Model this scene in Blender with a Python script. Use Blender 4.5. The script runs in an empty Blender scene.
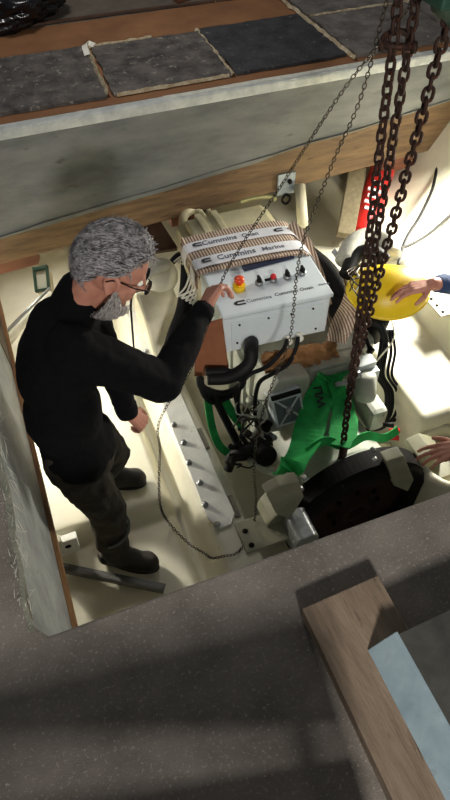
import bpy, bmesh, math, random
from mathutils import Vector, Matrix, Euler, noise
random.seed(7)
S = bpy.context.scene
COL = S.collection
R = math.radians

# ------------------------------------------------------------------ camera
F_PX, CAM_H, YAW, PITCH = 640.0, 1.6, R(21), R(50)
cam_d = bpy.data.cameras.new('camera')
cam = bpy.data.objects.new('camera', cam_d); COL.objects.link(cam)
cam.location = (0, 0, CAM_H)
cam.rotation_euler = Euler((R(90) - PITCH, 0, -YAW), 'XYZ')
cam_d.sensor_fit = 'VERTICAL'; cam_d.sensor_height = 36.0
cam_d.lens = 36.0 * F_PX / 800.0
cam_d.clip_start = 0.05
S.camera = cam

# ------------------------------------------------------------------ world, exposure
W = bpy.data.worlds.new('world'); S.world = W; W.use_nodes = True
W.node_tree.nodes['Background'].inputs[0].default_value = (0.55, 0.58, 0.62, 1)
W.node_tree.nodes['Background'].inputs[1].default_value = 0.17
S.view_settings.view_transform = 'Standard'
S.view_settings.look = 'None'
S.view_settings.exposure = 0.0
S.view_settings.gamma = 1.0
S.view_settings.use_curve_mapping = False

def area_light(name, loc, target, size, power, color, size_y=None, spread=180):
    l = bpy.data.lights.new(name, 'AREA'); l.energy = power; l.color = color
    l.size = size; l.spread = R(spread)
    if size_y: l.shape = 'RECTANGLE'; l.size_y = size_y
    o = bpy.data.objects.new(name, l); COL.objects.link(o); o.location = loc
    o.rotation_euler = (Vector(target) - Vector(loc)).to_track_quat('-Z', 'Y').to_euler()
    return o
# work lamps of the engine space (under the far deck), an added fill lamp at left and the cabin lamp behind the photographer
area_light('hull_light', (2.68, 2.6, -0.2), (2.45, 2.0, -0.94), 0.14, 105, (1.0, 0.96, 0.84), 0.5)
area_light('hull_light', (0.15, 5.0, -0.3), (0.3, 1.7, -1.05), 0.5, 24, (1.0, 0.96, 0.84), 0.14, 100)
area_light('hull_light', (-0.58, 2.95, -0.76), (0.40, 2.0, -1.35), 0.14, 30, (1.0, 0.96, 0.84), 0.5, 120)  # added unseen lamp under the left deck, brightens the floor by the man
area_light('cabin_light', (-0.2, -2.4, 1.9), (0.5, 1.6, 0.0), 0.34, 126, (1.0, 0.95, 0.90), 0.34)
area_light('cabin_light', (1.0, 4.3, 2.3), (0.9, 3.6, 0.0), 0.5, 20, (1.0, 0.95, 0.90), 0.5)

# ------------------------------------------------------------------ pixel -> point helper
_f = Vector((math.sin(YAW)*math.cos(PITCH), math.cos(YAW)*math.cos(PITCH), -math.sin(PITCH)))
_r = Vector((math.cos(YAW), -math.sin(YAW), 0))
_u = Vector((math.sin(YAW)*math.sin(PITCH), math.cos(YAW)*math.sin(PITCH), math.cos(PITCH)))
def at(x, y, z=None, Y=None, X=None, t=None):
    d = _f + _r*((x-225)/F_PX) + _u*((400-y)/F_PX)
    if z is not None: t = (z-CAM_H)/d.z
    elif Y is not None: t = Y/d.y
    elif X is not None: t = X/d.x
    return Vector((0, 0, CAM_H)) + d*t

# ------------------------------------------------------------------ materials
def lin(c):
    return tuple(((v/255)/12.92 if v/255 <= .04045 else ((v/255+.055)/1.055)**2.4) for v in c)
MATS = {}
def mat(name, c1, c2=None, scale=6.0, rough=0.6, metal=0.0, bump=0.0, bscale=None, stretch=None,
        detail=6.0, rough_var=0.0, c3=None, c3_scale=20.0, c3_amt=0.55, coat=0.0, contrast=(0.35, 0.65), sheen=0, spec=.5):
    if name in MATS: return MATS[name]
    m = bpy.data.materials.new(name); m.use_nodes = True
    nt = m.node_tree; N = nt.nodes; Lk = nt.links
    b = N['Principled BSDF']
    b.inputs['Roughness'].default_value = rough
    b.inputs['Metallic'].default_value = metal
    b.inputs['Specular IOR Level'].default_value = spec
    if coat: b.inputs['Coat Weight'].default_value = coat
    if sheen: b.inputs['Sheen Weight'].default_value = sheen
    a = lin(c1)
    if c2 is None:
        b.inputs['Base Color'].default_value = (*a, 1)
    tc = N.new('ShaderNodeTexCoord'); mp = N.new('ShaderNodeMapping')
    Lk.new(tc.outputs['Object'], mp.inputs[0])
    if stretch: mp.inputs['Scale'].default_value = stretch
    if c2 is not None:
        n = N.new('ShaderNodeTexNoise'); n.inputs['Scale'].default_value = scale
        n.inputs['Detail'].default_value = detail; n.inputs['Roughness'].default_value = 0.62
        Lk.new(mp.outputs[0], n.inputs['Vector'])
        r = N.new('ShaderNodeValToRGB')
        r.color_ramp.elements[0].position = contrast[0]; r.color_ramp.elements[1].position = contrast[1]
        r.color_ramp.elements[0].color = (*a, 1); r.color_ramp.elements[1].color = (*lin(c2), 1)
        Lk.new(n.outputs['Fac'], r.inputs[0])
        out = r.outputs[0]
        if c3 is not None:
            n3 = N.new('ShaderNodeTexNoise'); n3.inputs['Scale'].default_value = c3_scale
            n3.inputs['Detail'].default_value = 8; n3.inputs['Roughness'].default_value = 0.7
            Lk.new(mp.outputs[0], n3.inputs['Vector'])
            r3 = N.new('ShaderNodeValToRGB')
            r3.color_ramp.elements[0].position = c3_amt; r3.color_ramp.elements[1].position = c3_amt + .1
            Lk.new(n3.outputs['Fac'], r3.inputs[0])
            mx = N.new('ShaderNodeMix'); mx.data_type = 'RGBA'
            Lk.new(r3.outputs[0], mx.inputs[0]); Lk.new(out, mx.inputs[6])
            mx.inputs[7].default_value = (*lin(c3), 1)
            out = mx.outputs[2]
        Lk.new(out, b.inputs['Base Color'])
        if rough_var:
            mr = N.new('ShaderNodeMapRange'); mr.inputs[3].default_value = rough - rough_var
            mr.inputs[4].default_value = rough + rough_var
            Lk.new(n.outputs['Fac'], mr.inputs[0]); Lk.new(mr.outputs[0], b.inputs['Roughness'])
    if bump:
        nb = N.new('ShaderNodeTexNoise'); nb.inputs['Scale'].default_value = bscale or scale*6
        nb.inputs['Detail'].default_value = 8
        Lk.new(mp.outputs[0], nb.inputs['Vector'])
        bp = N.new('ShaderNodeBump'); bp.inputs['Strength'].default_value = bump
        bp.inputs['Distance'].default_value = 0.01
        Lk.new(nb.outputs['Fac'], bp.inputs['Height']); Lk.new(bp.outputs[0], b.inputs['Normal'])
    MATS[name] = m
    return m

def stripe_mat(name, ca, cb, freq, axis=0, rough=0.75):
    m = bpy.data.materials.new(name); m.use_nodes = True
    N = m.node_tree.nodes; Lk = m.node_tree.links; b = N['Principled BSDF']
    b.inputs['Roughness'].default_value = rough
    tc = N.new('ShaderNodeTexCoord'); w = N.new('ShaderNodeTexWave')
    w.wave_type = 'BANDS'; w.bands_direction = 'XYZ'[axis]; w.inputs['Scale'].default_value = freq
    w.inputs['Distortion'].default_value = 0.6; w.inputs['Detail Scale'].default_value = 3
    Lk.new(tc.outputs['Object'], w.inputs['Vector'])
    r = N.new('ShaderNodeValToRGB'); r.color_ramp.elements[0].position = .35; r.color_ramp.elements[1].position = .65
    r.color_ramp.elements[0].color = (*lin(ca), 1); r.color_ramp.elements[1].color = (*lin(cb), 1)
    Lk.new(w.outputs['Fac'], r.inputs[0]); Lk.new(r.outputs[0], b.inputs['Base Color'])
    bp = N.new('ShaderNodeBump'); bp.inputs['Strength'].default_value = .5; bp.inputs['Distance'].default_value = .004
    Lk.new(w.outputs['Fac'], bp.inputs['Height']); Lk.new(bp.outputs[0], b.inputs['Normal'])
    MATS[name] = m
    return m

def emit_mat(name, c, s):
    m = bpy.data.materials.new(name); m.use_nodes = True
    b = m.node_tree.nodes['Principled BSDF']
    b.inputs['Base Color'].default_value = (.9, .9, .9, 1)
    b.inputs['Emission Color'].default_value = (*c, 1); b.inputs['Emission Strength'].default_value = s
    return m

M_DECK = mat('deck_felt', (104, 98, 90), (132, 125, 116), 5, .92, bump=.3, bscale=260, c3=(164, 156, 146), c3_scale=110, c3_amt=.56)
M_FACE = mat('grey_fibreglass', (88, 91, 90), (122, 124, 121), 4, .62, bump=.25, bscale=30, stretch=(.5, 1, 1.6), c3=(78, 76, 70), c3_scale=9, c3_amt=.6)
M_FACE2 = mat('pale_fibreglass', (120, 122, 122), (158, 160, 158), 7, .6, bump=.35, bscale=40, c3=(92, 88, 80), c3_scale=14, c3_amt=.62)
M_WHITE = mat('white_strip', (170, 176, 174), (205, 208, 202), 12, .6, bump=.2)
M_WOOD = mat('beam_wood', (84, 64, 42), (124, 98, 66), 5, .7, bump=.3, bscale=30, stretch=(.6, 4, 5), c3=(66, 42, 26), c3_scale=6, c3_amt=.6)
M_WOODRED = mat('reddish_wood', (92, 52, 34), (116, 70, 46), 7, .7, bump=.2, stretch=(.6, 4, 4))
M_POST = mat('grey_tan_wood', (104, 94, 70), (130, 118, 90), 9, .7, bump=.2, stretch=(4, 4, .6))
M_DARKWOOD = mat('dark_wood', (58, 40, 27), (80, 56, 38), 8, .6, bump=.2)
M_PLANK = mat('plank_wood', (106, 91, 75), (140, 122, 102), 4, .8, bump=.4, bscale=35, stretch=(5, .7, 4), c3=(70, 54, 40), c3_scale=7, c3_amt=.58)
M_PLY = mat('plywood_edge', (126, 88, 54), (158, 116, 74), 12, .8, bump=.3, stretch=(1, .4, 6))
M_HARD = mat('brown_hardboard', (120, 80, 48), (142, 98, 60), 3, .8, bump=.15, bscale=80)
M_TILE = mat('slate_grey', (50, 47, 45), (100, 94, 88), 9, .75, bump=.8, bscale=40, c3=(150, 144, 134), c3_scale=22, c3_amt=.58)
M_TILEB = mat('slate_black', (28, 28, 31), (58, 57, 60), 9, .65, bump=.7, bscale=40, c3=(128, 124, 120), c3_scale=26, c3_amt=.61)
M_TILEG = mat('slate_light', (78, 74, 70), (118, 112, 106), 8, .75, bump=.7, bscale=50, c3=(160, 154, 146), c3_scale=30, c3_amt=.6)
M_RESIDUE = mat('residue', (158, 140, 108), (206, 194, 166), 30, .9, bump=.5, bscale=90)
M_FLOORG = mat('grey_sheet', (82, 74, 64), (104, 94, 82), 6, .85, bump=.2)
M_CREAM = mat('cream_gelcoat', (206, 201, 178), (222, 218, 198), 3, .45, c3=(176, 168, 140), c3_scale=5, c3_amt=.63, bump=.06, bscale=18)
M_CREAM2 = mat('cream_paint', (206, 200, 172), (220, 214, 190), 8, .42)
M_ENG = mat('engine_paint', (170, 174, 163), (192, 194, 182), 9, .45, c3=(96, 94, 84), c3_scale=16, c3_amt=.62)
M_ENGCR = mat('engine_cream', (196, 188, 152), (214, 206, 172), 9, .42)
M_PAD = mat('pad_paint', (132, 130, 108), (150, 148, 124), 9, .5)
M_BOX = mat('box_paint', (212, 222, 226), (220, 228, 230), 5, .35)
M_BLACK = mat('black_rubber', (15, 15, 16), (26, 26, 27), 14, .6, spec=.2)
M_DARK = mat('dark_metal', (13, 12, 12), (22, 20, 20), 12, .7, spec=.12)
M_RUST = mat('rusty_steel', (62, 36, 24), (40, 26, 20), 40, .7, metal=.35, bump=.3, bscale=160, c3=(104, 58, 34), c3_scale=60, c3_amt=.58)
M_STEEL = mat('steel', (150, 152, 154), (178, 180, 180), 20, .35, metal=.8)
M_CHAIN = mat('hand_chain_steel', (50, 44, 36), (78, 68, 54), 60, .45, metal=.6)
M_FLANGE = mat('white_steel', (206, 206, 198), (224, 224, 216), 14, .4, c3=(168, 158, 132), c3_scale=22, c3_amt=.63)
M_GREEN = mat('green_webbing', (8, 140, 60), (24, 168, 78), 20, .75, bump=.25, bscale=260)
M_YELLOW = mat('yellow_plastic', (226, 190, 16), (236, 204, 30), 5, .42)
M_RED = mat('red_paint', (196, 34, 30), (208, 44, 38), 6, .35)
M_REDK = mat('red_plastic', (206, 30, 40), rough=.35)
M_ORANGE = mat('orange_red_plastic', (226, 74, 30), rough=.35)
M_YSW = mat('switch_yellow', (240, 196, 20), rough=.4)
M_NAVY = mat('navy_plastic', (24, 34, 64), rough=.4)
M_TAPE = mat('white_tape', (226, 228, 232), (236, 236, 238), 10, .4)
M_INK = mat('black_ink', (20, 20, 24), rough=.6)
M_INKG = mat('grey_ink', (92, 96, 108), rough=.6)
M_KRAFT = mat('kraft_paper', (128, 90, 54), (160, 116, 72), 8, .8, bump=.3, bscale=30)
M_CORR = stripe_mat('corrugated_card', (124, 96, 76), (204, 186, 166), 20, 0)
M_SKIN = mat('skin', (168, 112, 92), (188, 134, 112), 14, .55, c3=(176, 104, 86), c3_scale=16, c3_amt=.6)
M_SKIN2 = mat('skin_worn', (178, 116, 96), (202, 144, 122), 22, .55, bump=.15, bscale=120)
M_HAIR = mat('grey_hair', (74, 72, 75), (168, 165, 166), 45, .5, contrast=(.36, .58), c3=(42, 40, 44), c3_scale=38, c3_amt=.57)
M_BEARD = mat('grey_beard', (146, 140, 136), (184, 178, 172), 60, .6, c3=(104, 98, 96), c3_scale=50, c3_amt=.6)
M_JUMPER = mat('black_knit', (6, 6, 8), (10, 10, 12), 30, .95, bump=.3, bscale=320, spec=.15)
M_TROUSER = mat('dark_olive_cloth', (34, 29, 20), (48, 41, 29), 10, .9, bump=.3, bscale=200)
M_BOOT = mat('dark_leather', (30, 25, 20), (44, 37, 29), 18, .6, bump=.2)
M_SOLE = mat('boot_sole', (20, 18, 16), rough=.8)
M_BLUE = mat('navy_cloth', (44, 62, 98), (58, 78, 116), 18, .9, bump=.25, bscale=200)
M_GLASS = mat('lens', (190, 200, 210), rough=.05)
M_GLASS.node_tree.nodes['Principled BSDF'].inputs['Transmission Weight'].default_value = 1
M_BAG = mat('black_plastic', (15, 15, 19), rough=.22)
M_STONE = mat('slab_top', (60, 60, 56), (78, 78, 72), 10, .35, bump=.1, c3=(92, 90, 84), c3_scale=30, c3_amt=.64)
M_PALE = mat('slab_edge', (124, 144, 152), (150, 168, 174), 10, .55, c3=(128, 142, 146), c3_scale=14, c3_amt=.6)
M_WHITEP = mat('white_plastic', (226, 224, 208), (236, 234, 222), 12, .4)
M_GREENP = mat('dark_green_paint', (34, 66, 52), (44, 80, 62), 10, .45)
M_RUSTBROWN = mat('brown_disc', (40, 26, 20), (54, 36, 28), 6, .7, spec=.15)
M_WIREW = mat('white_wire', (222, 220, 206), rough=.45)

# ------------------------------------------------------------------ mesh builder
class MB:
    def __init__(s): s.v = []; s.f = []; s.sm = []
    def add(s, vs, fs, smooth=False):
        n = len(s.v); s.v += [Vector(p) for p in vs]
        for f in fs: s.f.append(tuple(i+n for i in f)); s.sm.append(smooth)
        return s
    def box(s, lo, hi, M=None, bev=0.0, smooth=False):
        bm = bmesh.new(); bmesh.ops.create_cube(bm, size=1)
        lo = Vector(lo); hi = Vector(hi); c = (lo+hi)/2; d = hi-lo
        for v in bm.verts: v.co = Vector((v.co.x*d.x, v.co.y*d.y, v.co.z*d.z)) + c
        if bev: bmesh.ops.bevel(bm, geom=list(bm.edges), offset=bev, segments=2, profile=.6, affect='EDGES')
        return s.bm(bm, M, smooth)
    def bm(s, bm, M=None, smooth=False):
        bm.verts.ensure_lookup_table(); bm.verts.index_update()
        vs = [(M @ v.co if M else v.co.copy()) for v in bm.verts]
        s.add(vs, [[v.index for v in f.verts] for f in bm.faces], smooth); bm.free(); return s
    def prism(s, poly, axis, a, b, bev=0):
        # poly: 2d points in the other two axes (cyclic order), extruded along axis from a to b
        def p3(p, k):
            if axis == 'x': return (k, p[0], p[1])
            if axis == 'y': return (p[0], k, p[1])
            return (p[0], p[1], k)
        n = len(poly); vs = [p3(p, a) for p in poly] + [p3(p, b) for p in poly]
        fs = [tuple(range(n)), tuple(range(2*n-1, n-1, -1))] + [(i, (i+1) % n, n+(i+1) % n, n+i) for i in range(n)]
        bm = bmesh.new(); bv = [bm.verts.new(v) for v in vs]
        for f in fs: bm.faces.new([bv[i] for i in f])
        bmesh.ops.recalc_face_normals(bm, faces=bm.faces)
        if bev: bmesh.ops.bevel(bm, geom=list(bm.edges), offset=bev, segments=2, profile=.6, affect='EDGES')
        return s.bm(bm)
    def tube(s, pts, r, seg=8, cap=True, closed=False, sub=0, flat=None):
        pts = [Vector(p) for p in pts]
        rr = list(r) if isinstance(r, (list, tuple)) else [r]*len(pts)
        if sub: pts, rr = smooth_path(pts, rr, sub, closed)
        n = len(pts); vs = []; fs = []
        up = None
        for i, p in enumerate(pts):
            if closed: d = pts[(i+1) % n] - pts[i-1]
            else: d = pts[min(i+1, n-1)] - pts[max(i-1, 0)]
            d.normalize()
            if up is None:
                up = Vector((0, 0, 1)) if abs(d.z) < .9 else Vector((0, 1, 0))
            x = d.cross(up)
            if x.length < 1e-5: x = d.orthogonal()
            x.normalize(); y = x.cross(d).normalized(); up = y
            for k in range(seg):
                a = 2*math.pi*k/seg
                vs.append(p + x*math.cos(a)*rr[i] + y*math.sin(a)*rr[i]*(flat or 1))
        m = n if closed else n-1
        for i in range(m):
            for k in range(seg):
                a = i*seg+k; b = i*seg+(k+1) % seg; j = ((i+1) % n)*seg
                fs.append((a, b, j+(k+1) % seg, j+k))
        if cap and not closed:
            fs.append(tuple(range(seg-1, -1, -1))); fs.append(tuple(range((n-1)*seg, n*seg)))
        return s.add(vs, fs, True)
    def cyl(s, a, b, r, r2=None, seg=20, smooth=True):
        return s.tube([a, b], [r, r if r2 is None else r2], seg)
    def lathe(s, prof, M, seg=28, smooth=True):
        # prof: (radius, height) list along local z
        vs = []; fs = []; n = len(prof)
        for (r, h) in prof:
            for k in range(seg):
                a = 2*math.pi*k/seg; vs.append(M @ Vector((r*math.cos(a), r*math.sin(a), h)))
        for i in range(n-1):
            for k in range(seg):
                fs.append((i*seg+k, i*seg+(k+1) % seg, (i+1)*seg+(k+1) % seg, (i+1)*seg+k))
        fs.append(tuple(range(seg-1, -1, -1))); fs.append(tuple(range((n-1)*seg, n*seg)))
        return s.add(vs, fs, smooth)
    def ell(s, c, rad, M3=None, seg=20, rings=14):
        bm = bmesh.new(); bmesh.ops.create_uvsphere(bm, u_segments=seg, v_segments=rings, radius=1)
        c = Vector(c)
        for v in bm.verts:
            p = Vector((v.co.x*rad[0], v.co.y*rad[1], v.co.z*rad[2]))
            v.co = c + (M3 @ p if M3 else p)
        return s.bm(bm, None, True)
    def cone(s, a, b, ra, rb, seg=14):
        # capsule with two radii (closed)
        a = Vector(a); b = Vector(b); d = (b-a); L = d.length; d.normalize()
        pts = []; rr = []
        for k in range(5):
            th = math.pi/2*(1-k/4.0); pts.append(a - d*ra*math.sin(th)); rr.append(max(ra*math.cos(th), ra*.05))
        for k in range(1, 4): pts.append(a + d*L*k/4); rr.append(ra+(rb-ra)*k/4)
        for k in range(5):
            th = math.pi/2*(k/4.0); pts.append(b + d*rb*math.sin(th)); rr.append(max(rb*math.cos(th), rb*.05))
        return s.tube(pts, rr, seg)
    def ribbon(s, pts, width, thick, side, sub=6):
        # flat band: pts centre line, side = width direction (vector or list)
        pts = [Vector(p) for p in pts]
        sd = [Vector(x) for x in side] if isinstance(side, list) else [Vector(side)]*len(pts)
        if sub:
            sd2, _ = smooth_path(sd, [0]*len(sd), sub); pts, _ = smooth_path(pts, [0]*len(pts), sub); sd = sd2
        vs = []; fs = []; n = len(pts)
        for i, p in enumerate(pts):
            d = (pts[min(i+1, n-1)] - pts[max(i-1, 0)]).normalized()
            x = sd[i] - d*sd[i].dot(d); x.normalize(); y = x.cross(d)
            w = width[min(i*len(width)//n, len(width)-1)] if isinstance(width, list) else width
            vs += [p-x*w/2-y*thick/2, p+x*w/2-y*thick/2, p+x*w/2+y*thick/2, p-x*w/2+y*thick/2]
        for i in range(n-1):
            for k in range(4): fs.append((i*4+k, i*4+(k+1) % 4, i*4+4+(k+1) % 4, i*4+4+k))
        fs += [(3, 2, 1, 0), tuple(range(n*4-4, n*4))]
        return s.add(vs, fs, False)
    def mesh(s, name, origin=Vector((0, 0, 0)), fix=True):
        me = bpy.data.meshes.new(name)
        me.from_pydata([tuple(v-origin) for v in s.v], [], s.f)
        if fix:
            bm = bmesh.new(); bm.from_mesh(me); bmesh.ops.recalc_face_normals(bm, faces=bm.faces)
            bm.to_mesh(me); bm.free()
        me.polygons.foreach_set('use_smooth', s.sm)
        me.update(); return me

def smooth_path(pts, rr, sub, closed=False):
    n = len(pts); op = []; orr = []
    rng = n if closed else n-1
    for i in range(rng):
        g = (lambda k: pts[k % n]) if closed else (lambda k: pts[max(0, min(n-1, k))])
        p0, p1, p2, p3 = g(i-1), g(i), g(i+1), g(i+2)
        for k in range(sub):
            t = k/sub
            op.append(0.5*((2*p1) + (p2-p0)*t + (2*p0-5*p1+4*p2-p3)*t*t + (3*p1-p0-3*p2+p3)*t**3))
            orr.append(rr[i] + (rr[(i+1) % n]-rr[i])*t)
    if not closed: op.append(pts[-1].copy()); orr.append(rr[-1])
    return op, orr

ORIG = {}
def root(name, loc, label, cat, group=None):
    o = bpy.data.objects.new(name, None); COL.objects.link(o); o.location = loc
    o.empty_display_size = .1
    ORIG[o.name] = Vector(loc); o['label'] = label; o['category'] = cat
    if group: o['group'] = group
    return o
def part(name, mb, m, parent, label=None):
    """mesh part, vertices given in world space; all parents are pure translations"""
    og = ORIG[parent.name]
    me = mb if isinstance(mb, bpy.types.Mesh) else mb.mesh(name, og)
    o = bpy.data.objects.new(name, me); COL.objects.link(o); o.parent = parent
    if m: 
        me.materials.clear(); me.materials.append(m)
    ORIG[o.name] = og
    if label: o['label'] = label
    return o
def thing(name, mb, m, label, cat, group=None, loc=None, kind=None):
    """top-level one-mesh thing; origin at its base centre"""
    if loc is None:
        xs = [v.x for v in mb.v]; ys = [v.y for v in mb.v]; zs = [v.z for v in mb.v]
        loc = Vector(((min(xs)+max(xs))/2, (min(ys)+max(ys))/2, min(zs)))
    me = mb.mesh(name, Vector(loc)); o = bpy.data.objects.new(name, me); COL.objects.link(o)
    o.location = loc; me.materials.append(m); ORIG[o.name] = Vector(loc)
    o['label'] = label; o['category'] = cat
    if group: o['group'] = group
    if kind: o['kind'] = kind
    return o
def struct(name, mb, m, label, cat='structure'):
    me = mb.mesh(name); o = bpy.data.objects.new(name, me); COL.objects.link(o); me.materials.append(m)
    ORIG[o.name] = Vector((0, 0, 0)); o['kind'] = 'structure'; o['label'] = label; o['category'] = cat
    return o
def inst(name, me, M, parent):
    o = bpy.data.objects.new(name, me); COL.objects.link(o); o.parent = parent
    o.matrix_local = Matrix.Translation(-ORIG[parent.name]) @ M
    return o
def solid(obs_mb, voxel, smooth_it=3, fac=.5, name='tmp', disp=None):
    """union of closed overlapping shapes -> one continuous skin"""
    me = obs_mb.mesh(name, fix=True); o = bpy.data.objects.new(name, me); COL.objects.link(o)
    r = o.modifiers.new('r', 'REMESH'); r.mode = 'VOXEL'; r.voxel_size = voxel; r.use_smooth_shade = True
    s = o.modifiers.new('s', 'SMOOTH'); s.iterations = smooth_it; s.factor = fac
    if disp:
        tx = bpy.data.textures.new('wrinkle', 'CLOUDS'); tx.noise_scale = disp[1]; tx.noise_depth = 2
        d = o.modifiers.new('d', 'DISPLACE'); d.texture = tx; d.strength = disp[0]; d.mid_level = .5
        d.texture_coords = 'GLOBAL'
    dg = bpy.context.evaluated_depsgraph_get()
    out = bpy.data.meshes.new_from_object(o.evaluated_get(dg))
    bpy.data.objects.remove(o); bpy.data.meshes.remove(me)
    for p in out.polygons: p.use_smooth = True
    return out
def shift(me, og):
    me.transform(Matrix.Translation(-Vector(og))); return me
def frame(o, x, y, z):
    M = Matrix((x, y, z)).transposed().to_4x4(); M.translation = o; return M
def zrot(c, deg):
    c = Vector(c); return Matrix.Translation(c) @ Matrix.Rotation(R(deg), 4, 'Z') @ Matrix.Translation(-c)
def text_mesh(s, size, M, bold=0.0, extrude=0.0004):
    cu = bpy.data.curves.new('t', 'FONT'); cu.body = s; cu.size = size; cu.align_x = 'CENTER'; cu.align_y = 'CENTER'
    cu.extrude = extrude; cu.offset = bold; cu.resolution_u = 2
    o = bpy.data.objects.new('t', cu); COL.objects.link(o)
    dg = bpy.context.evaluated_depsgraph_get()
    me = bpy.data.meshes.new_from_object(o.evaluated_get(dg)); bpy.data.objects.remove(o)
    me.transform(M); return me
def text_part(name, s, size, M, m, parent, bold=0.0):
    me = shift(text_mesh(s, size, M, bold), ORIG[parent.name])
    return part(name, me, m, parent)

# ================================================================== SETTING
# near and left deck, grey felt-like fibreglass
mb = MB().prism([(-3.2, -3.4), (4.6, -3.4), (4.6, .695), (-.205, .695), (-.24, .74), (-.24, 3.34), (-3.2, 3.34)], 'z', -.05, 0, bev=.008)
floor = struct('floor', mb, M_DECK, 'grey felt-textured deck around the near side of the hatch', 'floor')
# near coaming below the deck edge (faces away from the photograph)
mb = MB().box((-.2, .62, -.75), (4.4, .69, -.05))
struct('wall_near', mb, M_FACE2, 'grey fibreglass face under the near hatch edge', 'wall')
# left coaming: pale fibreglass over plywood, raw timber towards the far end
mb = MB().prism([(-.32, -.05), (-.245, -.05), (-.215, -.76), (-.32, -.76)], 'y', .70, 2.42)
wl = struct('wall_left', mb, M_FACE2, 'pale fibreglass covered side of the hatch at the left', 'wall')
mb = MB().prism([(-.32, -.05), (-.24, -.05), (-.212, -.76), (-.32, -.76)], 'y', 2.42, 3.31)
part('timber_panel', mb, M_DARKWOOD, wl, 'dark raw timber end of the hatch side')
mb = MB().prism([(-.33, -.76), (-.212, -.76), (-.197, -.765), (-.197, -.82), (-.33, -.82)], 'y', .70, 3.31)
part('plywood_edge', mb, M_PLY, wl, 'brown plywood bottom edge')
# torn fibre mat along the deck corner
mb = MB()
for k in range(70):
    y = .76 + k*.024 + random.uniform(-.01, .01); x = -.24 + random.uniform(-.012, .012)
    for j in range(5):
        a = Vector((x+random.uniform(-.02, .02), y+random.uniform(-.03, .03), .004))
        b = a + Vector((random.uniform(-.012, .02), random.uniform(-.06, .06), random.uniform(-.05, .004)))
        mb.tube([a, (a+b)/2+Vector((0, 0, .004)), b], [.0006, .0009, .0003], 4)
part('fibre_fringe', mb, mat('glass_fibre', (176, 176, 164), (206, 204, 190), 30, .6), wl, 'torn pale glass fibre strands')['kind'] = 'stuff'
mb = MB(); pts = [(-.246+random.uniform(-.006, .006), .72+i*.09, -.004) for i in range(20)]
mb.ribbon([Vector(p)+Vector((.004, 0, .004)) for p in pts], [.012, .02, .016, .01, .018, .014], .006, (1, 0, .1), 3)
part('resin_lip', mb, mat('resin', (116, 118, 104), (142, 142, 124), 20, .6, bump=.5), wl, 'rough resin lip')

# far hatch face: grey fibreglass, tapering to the right
def zg(x): return -.612 + .104*(x+.1)
def zw(x): return -.80 + .05*(x+.16)
xa, xb = -1.4, 4.4
mb = MB().prism([(xa, -.02), (xb, -.02), (xb, zg(xb)), (2.4, zg(2.4)), (1.7, zg(1.7)-.012), (1.0, zg(1.0)+.006), (.4, zg(.4)-.008), (xa, zg(xa))], 'y', 3.325, 3.40, bev=.006)
wf = struct('wall_far', mb, M_FACE, 'broad grey fibreglass face of the far hatch edge', 'wall')
mb = MB(); pr = []
mb.ribbon([(xa+i*.29, 3.322+random.uniform(-.004, .004), zg(xa+i*.29)+random.uniform(-.008, .008)) for i in range(21)], [.012, .026, .008, .018], .010, (0, 0, 1), 3)
part('torn_edge', mb, M_FACE, wf, 'torn pale lower edge')
# timber carlin under the fibreglass
mb = MB().prism([(xa, -.3), (xb, .02), (xb, zw(xb)), (1.2, zw(1.2)), (xa, zw(xa))], 'y', 3.34, 3.52, bev=.006)
tb = struct('trim_1', mb, M_WOOD, 'brown sawn timber beam below the grey far face', 'beam')
for (x0, x1, dz, y0) in ((-.9, .075, -.085, 3.36), (.93, 1.2, -.085, 3.37), (2.42, 2.66, -.10, 3.35)):
    mb = MB().prism([(x0, zw(x0)+.002), (x1, zw(x1)+.002), (x1+.012, zw(x1)+dz*.5), (x1-.01, zw(x1)+dz), (x0, zw(x0)+dz)], 'y', y0, 3.50, bev=.006)
    part('packing_block', mb, M_WOODRED, tb, 'reddish brown wood packing block')
# white capping strip
mb = MB().box((xa, 3.306, -.05), (xb, 3.372, .008), bev=.014)
struct('trim_2', mb, M_WHITE, 'whitish strip along the top of the far hatch face', 'trim')
mb = MB().ribbon([(.93+.2*i, 3.345+random.uniform(-.004, .004), .009) for i in range(9)], .03, .006, (0, 1, 0), 2)
struct('trim_3', mb, mat('cream_strip', (196, 198, 186), (220, 220, 208), 20, .7), 'thin pale peeling strip along the far hatch edge', 'trim')
# far deck
mb = MB().box((xa-1.8, 3.372, -.06), (xb, 6.6, 0))
ff = struct('floor', mb, M_FLOORG, 'brownish grey floor beyond the lifted slate tiles', 'floor')
mb = MB().box((xa, 3.374, .0005), (2.12, 4.56, .006), bev=.001)
part('hardboard_sheet', mb, M_HARD, ff, 'brown hardboard sheet under the slate tiles')
mb = MB().box((2.125, 3.374, .0005), (4.2, 3.60, .006), bev=.001)
part('hardboard_sheet', mb, M_HARD, ff)
def tile(x0, x1, y0, y1, m, sk=0.0, lab=None):
    n = 14; jit = lambda a: random.uniform(-a, a)
    pts = []
    cs = [(x0, y0), (x1, y0), (x1+sk, y1), (x0+sk, y1)]
    for i in range(4):
        a = Vector(cs[i]); b = Vector(cs[(i+1) % 4])
        for k in range(n):
            p = a.lerp(b, k/n); pts.append((p.x+jit(.007), p.y+jit(.007)))
    mb = MB().prism(pts, 'z', .0065, .024)
    return part('slate_tile', mb, m, ff, lab)
tile(-1.35, -.10, 3.45, 4.13, M_TILE)
tile(-.07, .645, 3.445, 4.13, M_TILE, .03)
tile(.685, 1.365, 3.455, 4.10, M_TILE, .03)
tile(1.40, 2.095, 3.46, 4.13, M_TILEB, 0, 'nearly black slate tile')
tile(2.15, 2.86, 3.43, 4.06, M_TILEG, 0)
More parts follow.
